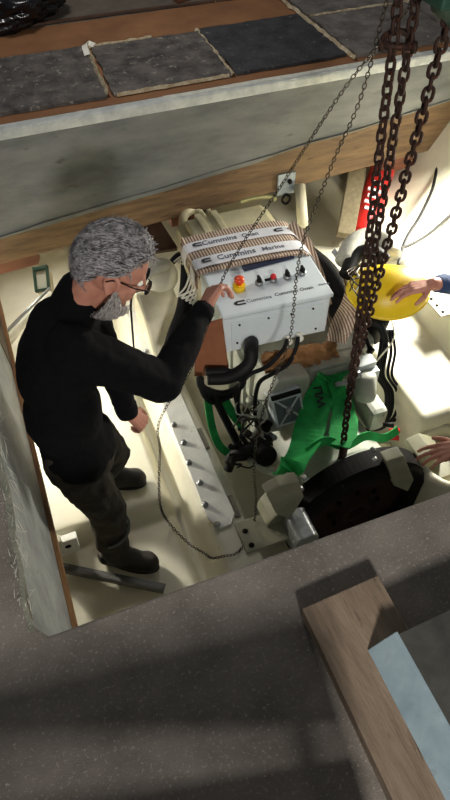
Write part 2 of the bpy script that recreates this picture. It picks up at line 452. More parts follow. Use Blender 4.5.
tile(2.89, 3.6, 3.45, 4.06, M_TILEG, 0)
tile(2.15, 2.86, 4.09, 4.8, M_TILEG, 0)
tile(2.89, 3.6, 4.09, 4.8, M_TILEG, 0)
def residue(a, b, w, n=16):
    mb = MB(); a = Vector(a); b = Vector(b); d = (b-a).normalized(); s = Vector((-d.y, d.x, 0))
    top = []; bot = []
    for k in range(n+1):
        p = a.lerp(b, k/n); wl_ = w*random.uniform(.3, 1.1); wr = w*random.uniform(.2, .9)
        top.append(p+s*wl_); bot.append(p-s*wr)
    vs = []
    for k in range(n+1):
        z = .026+random.uniform(0, .008)
        vs += [Vector((top[k].x, top[k].y, .012)), Vector(((top[k].x+bot[k].x)/2, (top[k].y+bot[k].y)/2, z)), Vector((bot[k].x, bot[k].y, .012))]
    fs = []
    for k in range(n): fs += [(3*k, 3*k+1, 3*k+4, 3*k+3), (3*k+1, 3*k+2, 3*k+5, 3*k+4)]
    mb.add(vs, fs); return part('joint_residue', mb, M_RESIDUE, ff, 'crumbly pale residue along a tile joint')
residue((.655, 3.46, 0), (.70, 4.16, 0), .02)
residue((1.378, 3.45, 0), (1.40, 4.14, 0), .022)
residue((2.125, 3.40, 0), (2.115, 4.6, 0), .022, 26)
residue((2.15, 4.075, 0), (3.5, 4.075, 0), .012, 24)
residue((.69, 4.115, 0), (1.1, 4.12, 0), .014, 12)
residue((.7, 3.445, 0), (1.35, 3.45, 0), .010, 16)
# torn paper flap standing on the joint
mb = MB().ribbon([(.665, 3.98, .03), (.67, 4.06, .05), (.70, 4.13, .035), (.735, 4.10, .03)], .035, .002, (1, .2, .3), 4)
part('paper_scrap', mb, M_WHITEP, ff, 'small torn white paper flap')
mb = MB().ribbon([(.2, 4.60, .012), (.8, 4.60, .013), (1.4, 4.59, .012), (1.9, 4.56, .013), (2.1, 4.60, .012)], .02, .012, (0, 1, 0), 3)
part('board_edge', mb, M_DARKWOOD, ff, 'dark lifted sheet edge')

# hull: one moulded cream shell
def ss(a, b, x):
    t = max(0, min(1, (x-a)/(b-a))); return t*t*(3-2*t)
def hull_z(x, y):
    zb = -1.66 + (.20 + .11*ss(1.74, 1.80, y))*(1-ss(.34, .46, x))
    zb += .10*(1-ss(1.05, 1.15, y))*(1-ss(.3, .5, x))
    zb -= .10*ss(.78, 1.0, x)*(1-ss(1.6, 1.8, x))
    zb -= .26*ss(3.0, 3.4, y)*(1-ss(.35, .55, x))
    # left hull side
    left = ss(-.42, -1.0, x)*1.25
    # left engine bed
    bed = .44*ss(.36, .50, x)*(1-ss(.66, .76, x))*ss(.9, 1.1, y)
    bed2 = .36*ss(1.72, 1.80, x)*(1-ss(1.95, 2.05, x))*ss(.9, 1.1, y)
    z = zb + left
    z = max(z, -1.66+bed, -1.66+bed2)
    # right moulded shelf and hull side
    shelf = -1.66 + .53*ss(1.66, 1.79, x)*ss(1.48, 1.64, y)
    z = max(z, shelf)
    step = -1.66 + .72*ss(2.16, 2.23, x)
    z = max(z, step)
    z = max(z, -1.66 + .72 + (1.5*ss(2.42+.85*(1-ss(2.1, 2.6, y)), 3.65+.2*(1-ss(2.1, 2.6, y)), x) if x > 2.36 else -.72))
    return z
def grid(x0, x1, nx, y0, y1, ny, fn):
    vs = []; fs = []
    for j in range(ny+1):
        for i in range(nx+1):
            x = x0+(x1-x0)*i/nx; y = y0+(y1-y0)*j/ny; vs.append((x, y, fn(x, y)))
    for j in range(ny):
        for i in range(nx):
            a = j*(nx+1)+i; fs.append((a, a+1, a+nx+2, a+nx+1))
    return vs, fs
vs, fs = grid(-1.4, 3.8, 260, .3, 5.2, 230, hull_z)
mb = MB().add(vs, fs, True)
hull = struct('floor', mb, M_CREAM, 'glossy cream moulded hull bottom with engine beds', 'hull')
mb = MB().box((-1.5, 5.15, -1.8), (4.4, 5.25, -.06))
struct('wall_back', mb, M_CREAM2, 'cream bulkhead beyond the engine under the far deck', 'wall')
mb = MB().box((3.75, .3, -1.7), (3.85, 5.2, -.06))
struct('wall_right', mb, M_CREAM2, 'cream hull side at the right of the engine space', 'wall')
mb = MB().box((-1.5, .3, -1.7), (-1.4, 5.2, -.06))
struct('wall_side', mb, M_CREAM2, 'cream hull side behind the standing man', 'wall')

# added unseen boards behind the camera, shaped to shade bands of the deck
YC, LP_ = -.08, Vector((-.2, -2.4, 1.9))
tr = root('shadow_boards', (0, YC-.03, 0), 'timber boards stacked on edge on a trestle at the photographer\'s feet', 'shadow caster')
def shade_pt(x, y):
    k = (YC-LP_.y)/(y-LP_.y); return (LP_.x+(x-LP_.x)*k, LP_.z*(1-k))
def shade_line(p, q):
    (xa_, za_), (xb_, zb_) = shade_pt(*p), shade_pt(*q); return lambda x: za_+(zb_-za_)*(x-xa_)/(xb_-xa_)
LA = shade_line((-.331, .643), (.821, .473)); LB = shade_line((-.358, .461), (.194, .286)); LC = shade_line((-.366, .395), (.12, .275))
part('board', MB().prism([(-1.2, LA(-1.2)), (.32, LA(.32)), (.32, LB(.32)), (-1.2, LB(-1.2))], 'y', YC, YC+.02), M_PLANK, tr)
part('board', MB().prism([(-1.2, LC(-1.2)), (.32, LC(.32)), (.32, .02), (-1.2, .02)], 'y', YC-.025, YC-.002), M_PLANK, tr)
for x in (-1.0, .22):
    part('leg', MB().box((x-.02, YC-.05, 0), (x+.02, YC-.025, LA(x)-.02)), M_PLANK, tr)
# the lamps
def batten(loc, d, name, label):
    r_ = root(name, loc, label, 'lamp'); L = Vector(loc)
    d = Vector(d).normalized()
    n_ = Vector((-d.y, d.x, 0)); Mb = frame(L, d, n_, Vector((0, 0, 1)))
    part('housing', MB().box((-.28, -.04, .03), (.28, .04, .075), Mb, bev=.006), M_WHITEP, r_)
    part('tube', MB().tube([L-d*.25+Vector((0, 0, .018)), L+d*.25+Vector((0, 0, .018))], .012, 10), emit_mat('lamp_tube', (1, .95, .83), 20), r_)
    part('bracket', MB().box(L+Vector((-.02, -.02, .075)), L+Vector((.02, .02, -.06-L.z))), M_STEEL, r_)
batten((2.68, 2.6, -.18), (0, 1, 0), 'hull_lamp', 'tube work lamp on a bracket by the right hull side')
batten((.15, 5.0, -.28), (1, 0, 0), 'hull_lamp', 'tube work lamp hung under the far deck at the left')
batten((-.58, 2.95, -.74), (0, 1, 0), 'hull_lamp', 'added tube fixture, unseen under the left deck, for the fill lamp')  # fixture of the added left fill lamp

# ================================================================== ENGINE
EB = Vector((1.31, 2.3, -1.5))
eng = root('marine_engine', EB, 'pale grey marine engine with a black flywheel housing hanging over the beds', 'engine')
MY = lambda c: frame(Vector(c), Vector((1, 0, 0)), Vector((0, 0, 1)), Vector((0, -1, 0)))   # lathe axis towards the near side
blk = part('engine_block', MB().box((1.0, 2.0, -1.5), (1.60, 3.25, -.86), bev=.02)
    .box((1.06, 1.94, -1.35), (1.56, 2.05, -.93), bev=.012)
    .box((.97, 2.15, -1.2), (1.63, 3.1, -1.0), bev=.02), M_ENG, eng)
for i in range(5):
    part('block_rib', MB().box((.955, 2.2+i*.2, -1.45), (1.0, 2.23+i*.2, -.95), bev=.005), M_ENG, blk)
bell = part('bell_housing', MB().lathe([(.26, -.02), (.27, .1), (.28, .3), (.30, .45), (.385, .53), (.39, .58)], MY((1.28, 2.0, -1.39)), 40), M_ENG, eng)
for k in range(12):
    a = R(k*30+8); c = Vector((1.275+.38*math.cos(a), 1.425, -1.395+.365*math.sin(a)))
    part('bolt', MB().tube([c, c+Vector((0, -.022, 0))], .012, 6), M_DARK, bell)
part('flywheel_ring', MB().lathe([(.30, 0), (.405, 0), (.41, .05), (.39, .075), (.31, .075), (.30, .05), (.30, 0)], MY((1.275, 1.42, -1.395)), 44), M_DARK, eng, 'black flywheel housing ring')
fw = part('flywheel', MB().lathe([(.305, 0), (.305, .03), (.22, .035), (.19, .02), (.1, .02), (.09, .06), (.05, .062), (.045, .03), (.0, .03)], MY((1.275, 1.425, -1.395)), 40), M_RUSTBROWN, eng, 'brown flywheel disc')
for k in range(8):
    a = R(k*45); c = Vector((1.275+.145*math.cos(a), 1.406, -1.395+.145*math.sin(a)))
    part('bolt', MB().tube([c, c+Vector((0, -.02, 0))], .014, 6), M_DARK, fw)
# black upper flange with holes
blackcap = MB()
prof = []
for k in range(31):
    a = R(30+k*120/30); prof.append((1.275+.415*math.cos(a), -1.395+.415*math.sin(a)))
for k in range(31):
    a = R(150-k*120/30); prof.append((1.275+.39*math.cos(a), -1.395+.39*math.sin(a)))
blackcap.prism(prof, 'y', 1.37, 1.47)
bc = part('upper_flange', blackcap, M_DARK, eng, 'black upper flange of the flywheel housing')
for (px, py) in ((372, 448), (374, 458), (300, 487), (303, 476)):
    c = at(px, py, Y=1.368)
    part('bolt', MB().tube([c, c+Vector((0, -.02, 0))], .013, 6), M_STEEL, bc)
# corner pads
def pad(pxs, y0, y1):
    return MB().prism([(q.x, q.z) for q in (at(px, py, Y=y0) for (px, py) in pxs)], 'y', y0, y1, bev=.008)
part('mount_pad', pad([(266, 494), (280, 486), (299, 481), (304, 497), (290, 520), (276, 514)], 1.335, 1.39), M_PAD, eng, 'dull cream mounting pad')
part('mount_pad', pad([(386, 462), (404, 456), (414, 480), (408, 492), (394, 486)], 1.335, 1.40), M_PAD, eng, 'dull cream mounting pad')
part('side_arm', pad([(406, 474), (419, 470), (423, 486), (410, 496)], 1.36, 1.42), M_PAD, eng)
# mounting brackets
br = part('mount_bracket', MB().prism([(.74, -1.21), (.86, -1.21), (.88, -1.14), (.84, -1.09), (.79, -1.11), (.76, -1.15)], 'y', 1.36, 1.50, bev=.008)
    .box((.60, 1.27, -1.219), (.90, 1.44, -1.202), bev=.003), M_PAD, eng, 'cream mounting bracket')
for (x, y) in ((.635, 1.30), (.635, 1.38)):
    part('bolt_hole', MB().tube([(x, y, -1.2025), (x, y, -1.2)], .014, 14), M_DARK, br)
part('bolt', MB().tube([(.80, 1.43, -1.15), (.80, 1.43, -1.06)], .016, 6), M_ENGCR, br)
br = part('mount_bracket', MB().prism([(1.66, -1.29), (1.80, -1.29), (1.80, -1.2), (1.70, -1.12), (1.62, -1.14)], 'y', 1.42, 1.55, bev=.008)
    .box((1.66, 1.34, -1.302), (1.98, 1.56, -1.285), bev=.003), M_PAD, eng, 'cream mounting bracket')
for (x, y) in ((1.86, 1.40), (1.92, 1.5)):
    part('bolt', MB().tube([(x, y, -1.288), (x, y, -1.262)], .014, 6), M_DARK, br)
# grey rounded clamp at the very front
c = at(301, 531, Y=1.27)
pts = [(c.x-.06, c.z-.10), (c.x+.06, c.z-.10), (c.x+.06, c.z+.03), (c.x+.05, c.z+.055), (c.x+.03, c.z+.066), (c.x-.03, c.z+.066), (c.x-.05, c.z+.055), (c.x-.06, c.z+.03)]
part('coupling_clamp', MB().prism(pts, 'y', 1.20, 1.36, bev=.006), M_STEEL, eng, 'grey rounded steel clamp')

# plate with X-shaped webs on the front, black cover bar above it
c = at(288, 408, Y=1.84); Mx = frame(c, Vector((.985, -.10, .14)).normalized(), Vector((-.1, .35, .93)).normalized(), Vector((.14, -.93, .33)).normalized()) @ Matrix.Scale(1.2, 4)
xp = part('end_plate', MB().box((-.068, -.085, -.05), (.068, .085, 0), Mx, bev=.006), M_ENG, eng, 'square end plate with crossed webs')
xp.data.materials[0] = M_BOX
part('recess', MB().box((-.056, -.072, 0), (.056, .05, .002), Mx), mat('recess_grey', (92, 104, 108), rough=.6), xp)
for s in (1, -1):
    part('web', MB().tube([Mx @ Vector((-.054, -.070*s-.01, .003)), Mx @ Vector((.054, .058*s-.01, .003))], .006, 6), M_BOX, xp)
part('rim', MB().tube([Mx @ Vector(q) for q in ((-.06, -.076, .004), (.06, -.076, .004), (.06, .054, .004), (-.06, .054, .004))], .006, 6, closed=True), M_BOX, xp)
part('hub', MB().tube([Mx @ Vector((0, -.01, 0)), Mx @ Vector((0, -.01, .016))], .022, 16), M_STEEL, xp)
part('cover_bar', MB().box((-.065, .062, 0), (.065, .082, .012), Mx, bev=.003), M_BLACK, xp)
# body that carries the plate
part('front_gear_case', MB().prism([(.94, -1.22), (1.16, -1.26), (1.22, -1.0), (1.20, -.84), (1.02, -.80), (.95, -.92)], 'y', 1.90, 2.06, bev=.02), M_ENG, eng)
part('oil_cooler', MB().tube([(1.2, 2.0, -.93), (1.56, 2.0, -.95)], .07, 18).box((1.22, 1.95, -1.02), (1.52, 2.05, -.86), bev=.015), M_ENG, eng)
part('filter_canister', MB().lathe([(0.0, 0), (.05, 0), (.058, .02), (.058, .14), (.04, .155), (0, .16)], Matrix.Translation((1.50, 1.80, -1.03)) @ Matrix.Rotation(R(-20), 4, 'X'), 20), M_ENG, eng)
c = at(335, 385, Y=1.84)
part('pipe_fitting', MB().tube([c, c+Vector((.07, -.02, .02)), c+Vector((.13, 0, .03))], .014, 10, sub=4).tube([c+Vector((.11, 0, .028)), c+Vector((.14, 0, .033))], .022, 6), M_STEEL, eng, 'bright steel pipe fitting')
c = at(362, 375, Y=1.9)
part('junction_plate', MB().box(c+Vector((-.045, -.02, -.13)), c+Vector((.06, .05, .10)), bev=.006).box(c+Vector((.02, -.05, -.04)), c+Vector((.07, .03, .06)), bev=.004), M_BOX, eng, 'pale grey junction plate')
# valve cover and pipes at the back
part('valve_cover', MB().box((.90, 2.70, -.95), (1.50, 3.20, -.69), bev=.03).box((.95, 2.76, -.69), (1.45, 3.16, -.645), bev=.018).box((1.02, 2.72, -.66), (1.06, 3.18, -.632), bev=.006).box((1.12, 2.72, -.66), (1.16, 3.18, -.632), bev=.006), M_ENGCR, eng, 'cream valve cover')
def pipe(pts, r, m, name, parent, label=None, seg=10, sub=6):
    return part(name, MB().tube(pts, r, seg, sub=sub), m, parent, label)
a = at(165, 232, t=4.2)
pipe([at(183, 232, t=3.95), at(184, 216, t=4.0), at(194, 210, t=4.05), at(203, 218, t=4.05), at(206, 232, t=4.0), at(212, 245, t=3.9)], .028, M_ENGCR, 'exhaust_pipe', eng, 'cream bent pipe')
pipe([at(206, 206, t=4.1), at(208, 214, t=4.1), at(222, 224, t=4.0), at(232, 236, t=3.9)], .03, M_ENGCR, 'exhaust_pipe', eng)
pipe([at(186, 245, t=3.9), at(196, 240, t=3.9), at(204, 228, t=3.85)], .018, mat('copper_brown', (122, 92, 60), (142, 110, 76), 20, .5), 'brown_pipe', eng, 'brown bent pipe')
pipe([at(240, 202, t=3.9), at(255, 198, t=3.9), at(270, 197, t=3.9), at(276, 200, t=3.9)], .012, mat('brass', (150, 150, 96), (176, 172, 120), 20, .4, metal=.3), 'fuel_pipe', eng, 'thin olive pipe')
part('filler_neck', MB().tube([at(190, 262, t=3.75), at(192, 250, t=3.75)], .03, 14).tube([at(204, 266, t=3.6), at(206, 250, t=3.6)], .035, 14).box(at(200, 262, t=3.7)-Vector((.06, .06, .12)), at(200, 262, t=3.7)+Vector((.05, .05, .0)), bev=.01), M_ENGCR, eng, 'cream filler necks')
part('side_tank', MB().box((.84, 2.5, -1.05), (1.02, 2.95, -.62), bev=.025), M_ENGCR, eng, 'cream side tank')
# control box ---------------------------------------------------------------
BR = zrot((1.085, 2.1, 0), -4)
XL, XR, YF, YB, ZT, ZB = .797, 1.373, 2.10, 2.52, -.478, -.742
cb = part('control_box', MB().box((XL+.008, YF+.008, ZB), (XR-.008, YB, ZT-.02), BR, bev=.006), M_BOX, eng, 'light grey steel control box')
part('lid', MB().box((XL, YF-.006, ZT-.024), (XR, YB+.004, ZT), BR, bev=.007), M_BOX, cb)
part('lid_seam', MB().box((XL+.006, YF+.004, ZT-.032), (XR-.006, YB, ZT-.023), BR), M_INKG, cb)
fp = BR @ Vector((0, 0, 0))
def bxp(x, y, z): return BR @ Vector((x, y, z))
# front door panel, screws
part('front_panel', MB().box((XL+.05, YF+.001, ZB+.02), (XR-.03, YF+.009, ZT-.06), BR, bev=.003), M_BOX, cb)
for (x, z) in ((XL+.09, -.56), (XL+.24, -.555), (XL+.36, -.56), (XR-.10, -.555), (XL+.08, -.68), (XR-.07, -.70)):
    part('screw', MB().tube([bxp(x, YF+.002, z), bxp(x, YF-.004, z)], .006, 8), M_DARK, cb)
def on_top(px, py): return at(px, py, z=ZT)
# E-stop
c = on_top(239, 289)
es = part('emergency_stop', MB().lathe([(.032, 0), (.032, .028), (.028, .032), (0, .032)], Matrix.Translation(c), 22), M_YSW, cb, 'yellow and red stop button')
part('button', MB().lathe([(.014, .03), (.014, .044), (.025, .05), (.025, .066), (.018, .072), (0, .073)], Matrix.Translation(c), 20), M_ORANGE, es)
for i, (px, py, kind) in enumerate(((259, 284, 'k'), (273, 281, 'r'), (287, 278, 'd'), (302, 274, 'd'))):
    c = on_top(px, py)
    sw = part('switch', MB().lathe([(.020, 0), (.020, .014), (.016, .02), (0, .02)], Matrix.Translation(c), 18), M_STEEL, cb)
    if kind == 'r':
        part('knob', MB().lathe([(.014, .018), (.015, .034), (.010, .04), (0, .04)], Matrix.Translation(c), 16), M_REDK, sw)
        part('stem', MB().box(c+Vector((-.045, -.006, .012)), c+Vector((-.008, .006, .022)), bev=.002), M_BLACK, sw)
    else:
        part('knob', MB().box(c+Vector((-.006, -.017, .018)), c+Vector((.006, .017, .045)), bev=.003).lathe([(.013, .016), (.013, .028), (0, .028)], Matrix.Translation(c), 14), M_BLACK, sw)
# navy bar and printing
a, b = on_top(243, 270), on_top(293, 257)
d = (b-a).normalized()
part('label_bar', MB().box((-(b-a).length/2, -.016, 0), ((b-a).length/2, .016, .012), frame((a+b)/2, d, Vector((-d.y, d.x, 0)), Vector((0, 0, 1))), bev=.003), M_NAVY, cb, 'navy blue bar on the lid')
ex = (BR.to_3x3() @ Vector((1, 0, 0))); ey = (BR.to_3x3() @ Vector((0, 1, 0)))
def top_frame(px, py): return frame(on_top(px, py)+Vector((0, 0, .0006)), ex, ey, Vector((0, 0, 1)))
def front_frame(x, z): return frame(bxp(x, YF-.0005, z), ex, Vector((0, 0, 1)), -ey)
def clogo(name, M, s, m, parent):
    mb = MB(); 
    pts = []
    o = [(.9, .62), (.9, .9), (-.35, .9), (-.75, .7), (-1, .35), (-1, -.35), (-.75, -.7), (-.35, -.9), (.9, -.9), (.9, -.62), (.95, -.3), (-.25, -.3), (-.45, -.12), (-.45, .12), (-.25, .3), (.95, .3)]
    vs = [M @ Vector((p[0]*s, p[1]*s*.62, .0004)) for p in o]; mb.add(vs, [tuple(range(len(vs)))])
    return part(name, mb, m, parent)
clogo('logo', top_frame(240, 303), .03, M_INK, cb)
text_part('lettering', 'Cummins', .034, top_frame(259, 299), M_INKG, cb)
text_part('lettering', 'Cummins Onan', .032, top_frame(294, 291), M_INK, cb)
text_part('lettering', 'Marine', .02, top_frame(324, 284), M_INKG, cb)
# cable glands
for (px, py) in ((287, 338), (298, 335)):
    c = at(px, py, Y=2.09)
    g = part('cable_gland', MB().lathe([(.022, 0), (.022, .012), (.018, .014), (.018, .034), (.012, .04), (0, .04)], MY(c), 14), M_WHITEP, cb, 'white plastic cable gland')
gA = at(287, 340, Y=2.06); gB = at(298, 337, Y=2.06)
pipe([gA, at(283, 350, Y=2.01), at(268, 366, Y=1.97), at(248, 376, Y=1.95), at(238, 395, Y=1.93), at(240, 430, Y=1.86)], .011, M_BLACK, 'cable', cb, 'black cable')
pipe([gB, at(296, 348, Y=2.02), at(288, 364, Y=1.97), at(272, 374, Y=1.95), at(258, 385, Y=1.92), at(255, 415, Y=1.88), at(262, 440, Y=1.82)], .011, M_BLACK, 'cable', cb, 'black cable')
# thick black hose on the box front, coiled hoses at the left
part('thick_hose', MB().tube([at(252, 342, Y=2.09), at(251, 350, Y=2.02), at(250, 362, Y=1.98), at(240, 372, Y=1.97), at(226, 378, Y=1.98), at(208, 379, Y=2.0)], [.034, .036, .034, .034, .033, .03], 14, sub=6), M_BLACK, eng, 'thick black hose')
pipe([at(200, 378, Y=2.0), at(203, 388, Y=1.98), at(222, 394, Y=1.96), at(238, 388, Y=1.95), at(242, 380, Y=1.96), at(228, 372, Y=2.0), at(206, 372, Y=2.02)], .02, M_BLACK, 'hose_coil', eng, 'coiled black hose')
pipe([at(200, 384, Y=1.98), at(205, 396, Y=1.96), at(215, 402, Y=1.95), at(232, 395, Y=1.93)], .015, M_BLACK, 'hose_coil', eng)
pipe([at(213, 392, Y=1.97), at(222, 412, Y=1.92), at(232, 432, Y=1.86), at(240, 448, Y=1.8)], .021, M_BLACK, 'thick_hose', eng)
pipe([at(234, 390, Y=1.96), at(240, 418, Y=1.9), at(244, 440, Y=1.84), at(256, 452, Y=1.78)], .012, M_BLACK, 'hose', eng)
pipe([at(229, 462, Y=1.72), at(236, 454, Y=1.72), at(248, 450, Y=1.70), at(260, 446, Y=1.72), at(268, 440, Y=1.76)], .03, M_BLACK, 'thick_hose', eng, 'short thick black hose end')
pipe([at(228, 470, Y=1.70), at(234, 458, Y=1.72), at(246, 456, Y=1.72), at(262, 450, Y=1.72)], .024, M_BLACK, 'thick_hose', eng)
pipe([at(250, 460, Y=1.68), at(262, 468, Y=1.66), at(278, 474, Y=1.64), at(290, 470, Y=1.64)], .02, M_ENG, 'coolant_pipe', eng, 'grey coolant pipe')
# starter motor and small gear on the left front
part('starter_motor', MB().tube([at(262, 400, Y=1.97), at(258, 446, Y=1.80)], .05, 16).tube([at(276, 395, Y=1.96), at(272, 430, Y=1.84)], .03, 12), M_ENG, eng)
part('starter_motor', MB().lathe([(0, 0), (.05, 0), (.055, .02), (.055, .16), (.04, .18), (0, .18)], frame(at(256, 448, Y=1.76), Vector((1, 0, 0)), Vector((0, .6, .8)), Vector((0, -.8, .6))), 20), M_DARK, eng, 'black starter motor')
for k in range(20):
    px = random.uniform(236, 268); py = random.uniform(395, 462)
    y = 1.98 - (py-390)/75*.30
    p = [at(px, py, Y=y)]
    for j in range(3):
        px += random.uniform(-16, 16); py += random.uniform(-12, 14); py = min(py, 468)
        p.append(at(max(230, min(272, px)), py, Y=1.955 - (py-390)/75*.30 + random.uniform(-.02, .01)))
    m = random.choice([M_BLACK, M_BLACK, M_DARK, M_WIREW, M_ENG, M_CHAIN])
    pipe(p, random.choice([.004, .006, .008]) if m is not M_WIREW else .004, m, 'wire', eng, seg=6, sub=4)
for k in range(14):
    c = at(random.uniform(240, 285), random.uniform(400, 460), Y=1.9); 
    c = at(random.uniform(238, 270), 400+k*4.4, Y=1.95 - (k*4.4)/75*.30)
    part('fitting', MB().tube([c, c+Vector((random.uniform(-.02, .02), -.04, random.uniform(-.01, .03)))], random.uniform(.012, .022), 6), random.choice([M_ENG, M_STEEL, M_CHAIN, M_DARK]), eng)
# right-hand cables
for k, (dx, r) in enumerate(((0, .011), (6, .011), (11, .009), (3, .009), (15, .008))):
    pipe([at(383+dx*.6, 330, Y=2.05), at(380+dx, 352, Y=2.0), at(377+dx, 375, Y=1.93), at(386+dx, 392, Y=1.88), at(384+dx, 415, Y=1.80), at(372+dx*.7, 428, Y=1.76), at(362+dx*.5, 430, Y=1.74)], r, M_BLACK, 'cable', eng, seg=8)
pipe([at(391, 318, Y=2.1), at(394, 338, Y=2.02), at(381, 356, Y=1.97), at(372, 366, Y=1.95)], .005, M_WIREW, 'wire', eng, seg=6)
for (px, py, m) in ((400, 431, M_REDK), (399, 438, M_REDK), (394, 425, M_BLACK), (405, 452, M_DARK), (391, 446, M_ENGCR)):
    c = at(px, py, Y=1.66)
    part('terminal', MB().tube([c+Vector((-.05, .03, -.01)), c], [.012, .016], 8), m, eng)
part('exhaust_manifold', MB().box((1.50, 1.70, -1.22), (1.60, 2.1, -1.06), bev=.03).box((1.56, 2.05, -1.1), (1.68, 2.9, -.88), bev=.03), M_ENG, eng)
part('turbo_housing', MB().lathe([(0, 0), (.10, 0), (.12, .03), (.12, .08), (.08, .11), (0, .12)], Matrix.Translation((1.60, 2.25, -.85)), 24).tube([(1.6, 2.25, -.8), (1.58, 2.5, -.72), (1.5, 2.75, -.70)], .06, 14, sub=5), M_DARK, eng)
pipe([at(356, 320, Y=2.15), at(368, 322, Y=2.1), at(380, 326, Y=2.05), at(386, 342, Y=2.0)], .02, M_BLACK, 'hose', eng)
pipe([at(362, 330, Y=2.1), at(366, 345, Y=2.05), at(372, 352, Y=2.0)], .022, M_BLACK, 'hose', eng)
# white fabric ducting behind the dome
pipe([at(345, 262, t=3.4), at(352, 246, t=3.45), at(366, 238, t=3.5), at(384, 240, t=3.5), at(392, 256, t=3.45)], .055, mat('white_duct', (180, 180, 166), (200, 198, 184), 30, .7, bump=.4), 'air_duct', eng, 'off-white air duct', seg=14)
pipe([at(346, 275, t=3.35), at(356, 256, t=3.4), at(372, 252, t=3.4), at(386, 262, t=3.4)], .04, M_BLACK, 'air_hose', eng, 'dark air hose')
for k in range(5):
    q = [at(346+random.uniform(0, 16), 262+random.uniform(0, 8), t=3.3)]
    for j in range(4): q.append(at(346+random.uniform(-2, 20), 264+j*8+random.uniform(0, 8), t=3.24-j*.03))
    pipe(q, .0035, random.choice([M_WIREW, M_CHAIN]), 'wire', eng, seg=5)
# black hoses rising at the back left, white wires
for (x0, dt, r) in ((186, 0, .03), (193, .03, .026)):
    pipe([at(x0, 262, t=3.72), at(x0-1, 285, t=3.68), at(x0-5, 310, t=3.62), at(x0-14, 335, t=3.58), at(x0-20, 358, t=3.56)], r, M_BLACK, 'thick_hose', eng, 'black hose at the left side')
pipe([at(172, 262, t=3.7), at(180, 255, t=3.7), at(190, 258, t=3.7), at(193, 270, t=3.7)], .02, M_BLACK, 'hose', eng)
for k in range(5):
    o = k*4
    pipe([at(174+o, 262+o*.3, t=3.62), at(184+o*.6, 256+o*.2, t=3.6), at(190+o*.5, 268+o, t=3.58), at(186+o*.5, 286+o, t=3.56), at(178+o, 296+o*.6, t=3.56), at(194+o*.3, 290+o*.8, t=3.56)], .0055, M_WIREW, 'wire', eng, seg=6)

# ---------------------------------------------------------------- packing on the engine
wrap = root('packing_wrap', (1.1, 2.5, ZT), 'striped corrugated packing strip with printed white tape over the control box', 'packaging')
def top_y(y): return ZT + .004 + max(0, y-2.5)*.05
wp = [(.795, 2.60, -.56), (.80, 2.595, -.49), (.83, 2.59, ZT+.014), (1.08, 2.575, ZT+.022), (1.33, 2.555, ZT+.016), (1.395, 2.54, -.50), (1.43, 2.50, -.58), (1.46, 2.44, -.70)]
part('corrugated_strip', MB().ribbon(wp, .30, .012, (.04, 1, .02), 6), M_CORR, wrap)
def tape(dy, w, name):
    pts = [Vector(p)+Vector((0, dy, .012)) for p in wp]
    pts[0] += Vector((-.012, 0, -.012)); pts[1] += Vector((-.012, 0, -.006)); pts[5] += Vector((.012, 0, 0)); pts[6] += Vector((.014, 0, 0)); pts[7] += Vector((.014, 0, 0))
    return part(name, MB().ribbon(pts, w, .003, (.04, 1, .02), 6), M_TAPE, wrap, 'white printed packing tape'), pts
t1, p1 = tape(.055, .07, 'printed_tape'); t2, p2 = tape(-.085, .075, 'printed_tape')
for tp, dy, parts_ in ((t1, .055, (('l', .86), ('Cummins', .98, .05), ('Onan', 1.15, .042), ('l', 1.31))), (t2, -.085, (('l', .86), ('Cummins', 1.02, .054), ('Marine', 1.22, .044), ('l', 1.40)))):
    for q in parts_:
        x = q[1]; z = ZT+.0385 - abs(x-1.08)*.022 ; y = 2.575 - (x-1.08)*.075 + dy
        if x > 1.37: continue
        M_ = frame(Vector((x, y, z)), Vector((1, -.075, -.02*(1 if x > 1.08 else -1))).normalized(), Vector((.075, 1, 0)).normalized(), Vector((0, 0, 1)))
        if q[0] == 'l': clogo('logo', M_, .027, M_INK, tp)
        else: text_part('lettering', q[0], q[2], M_, M_INKG, tp, .0008)
# corrugated flap at the front right corner of the box
fl = MB().ribbon([at(350, 268, Y=2.34), at(356, 290, Y=2.24), at(349, 312, Y=2.1), at(340, 330, Y=2.03), at(336, 342, Y=2.0)], .12, .008, (1, .1, .15), 5)
part('corrugated_flap', fl, M_CORR, wrap, 'striped card flap folded over the corner')
part('corrugated_side', MB().ribbon([(1.36, 2.62, -.462), (1.41, 2.56, -.50), (1.44, 2.46, -.60), (1.455, 2.34, -.72), (1.45, 2.22, -.84)], .11, .008, (.75, .3, .6), 5), M_CORR, wrap)
part('tape_tail', MB().ribbon([at(333, 250, Y=2.42), at(343, 265, Y=2.36), at(352, 290, Y=2.25), at(356, 318, Y=2.14)], .03, .004, (1, .3, .2), 5), M_TAPE, wrap)
kp = MB()
def crumple(mb, poly_px, ydep, n=7, amp=.02):
    # bilinear patch between four pixel corners with crumples
    A, B, C, D = [at(p[0], p[1], Y=y) for p, y in zip(poly_px, ydep)]
    vs = []; fs = []
    for j in range(n+1):
        for i in range(n*2+1):
            u, v = i/(n*2), j/n
            p = (A*(1-u)+B*u)*(1-v) + (D*(1-u)+C*u)*v
            nv = abs(noise.noise(p*16))*amp*2 + abs(noise.noise(p*34))*amp*1.2
            vs.append(p + Vector((0, -nv, nv*.5)))
    w = n*2+1
    for j in range(n):
        for i in range(n*2): a = j*w+i; fs.append((a, a+1, a+w+1, a+w))
    mb.add(vs, fs, True); return mb
pp = thing('kraft_paper', crumple(MB(), [(258, 352), (334, 338), (338, 362), (264, 372)], (2.07, 2.05, 2.0, 2.0), 16, .03), M_KRAFT,
    'crumpled brown kraft paper under the control box', 'paper')
sd = pp.modifiers.new('s', 'SOLIDIFY'); sd.thickness = .002
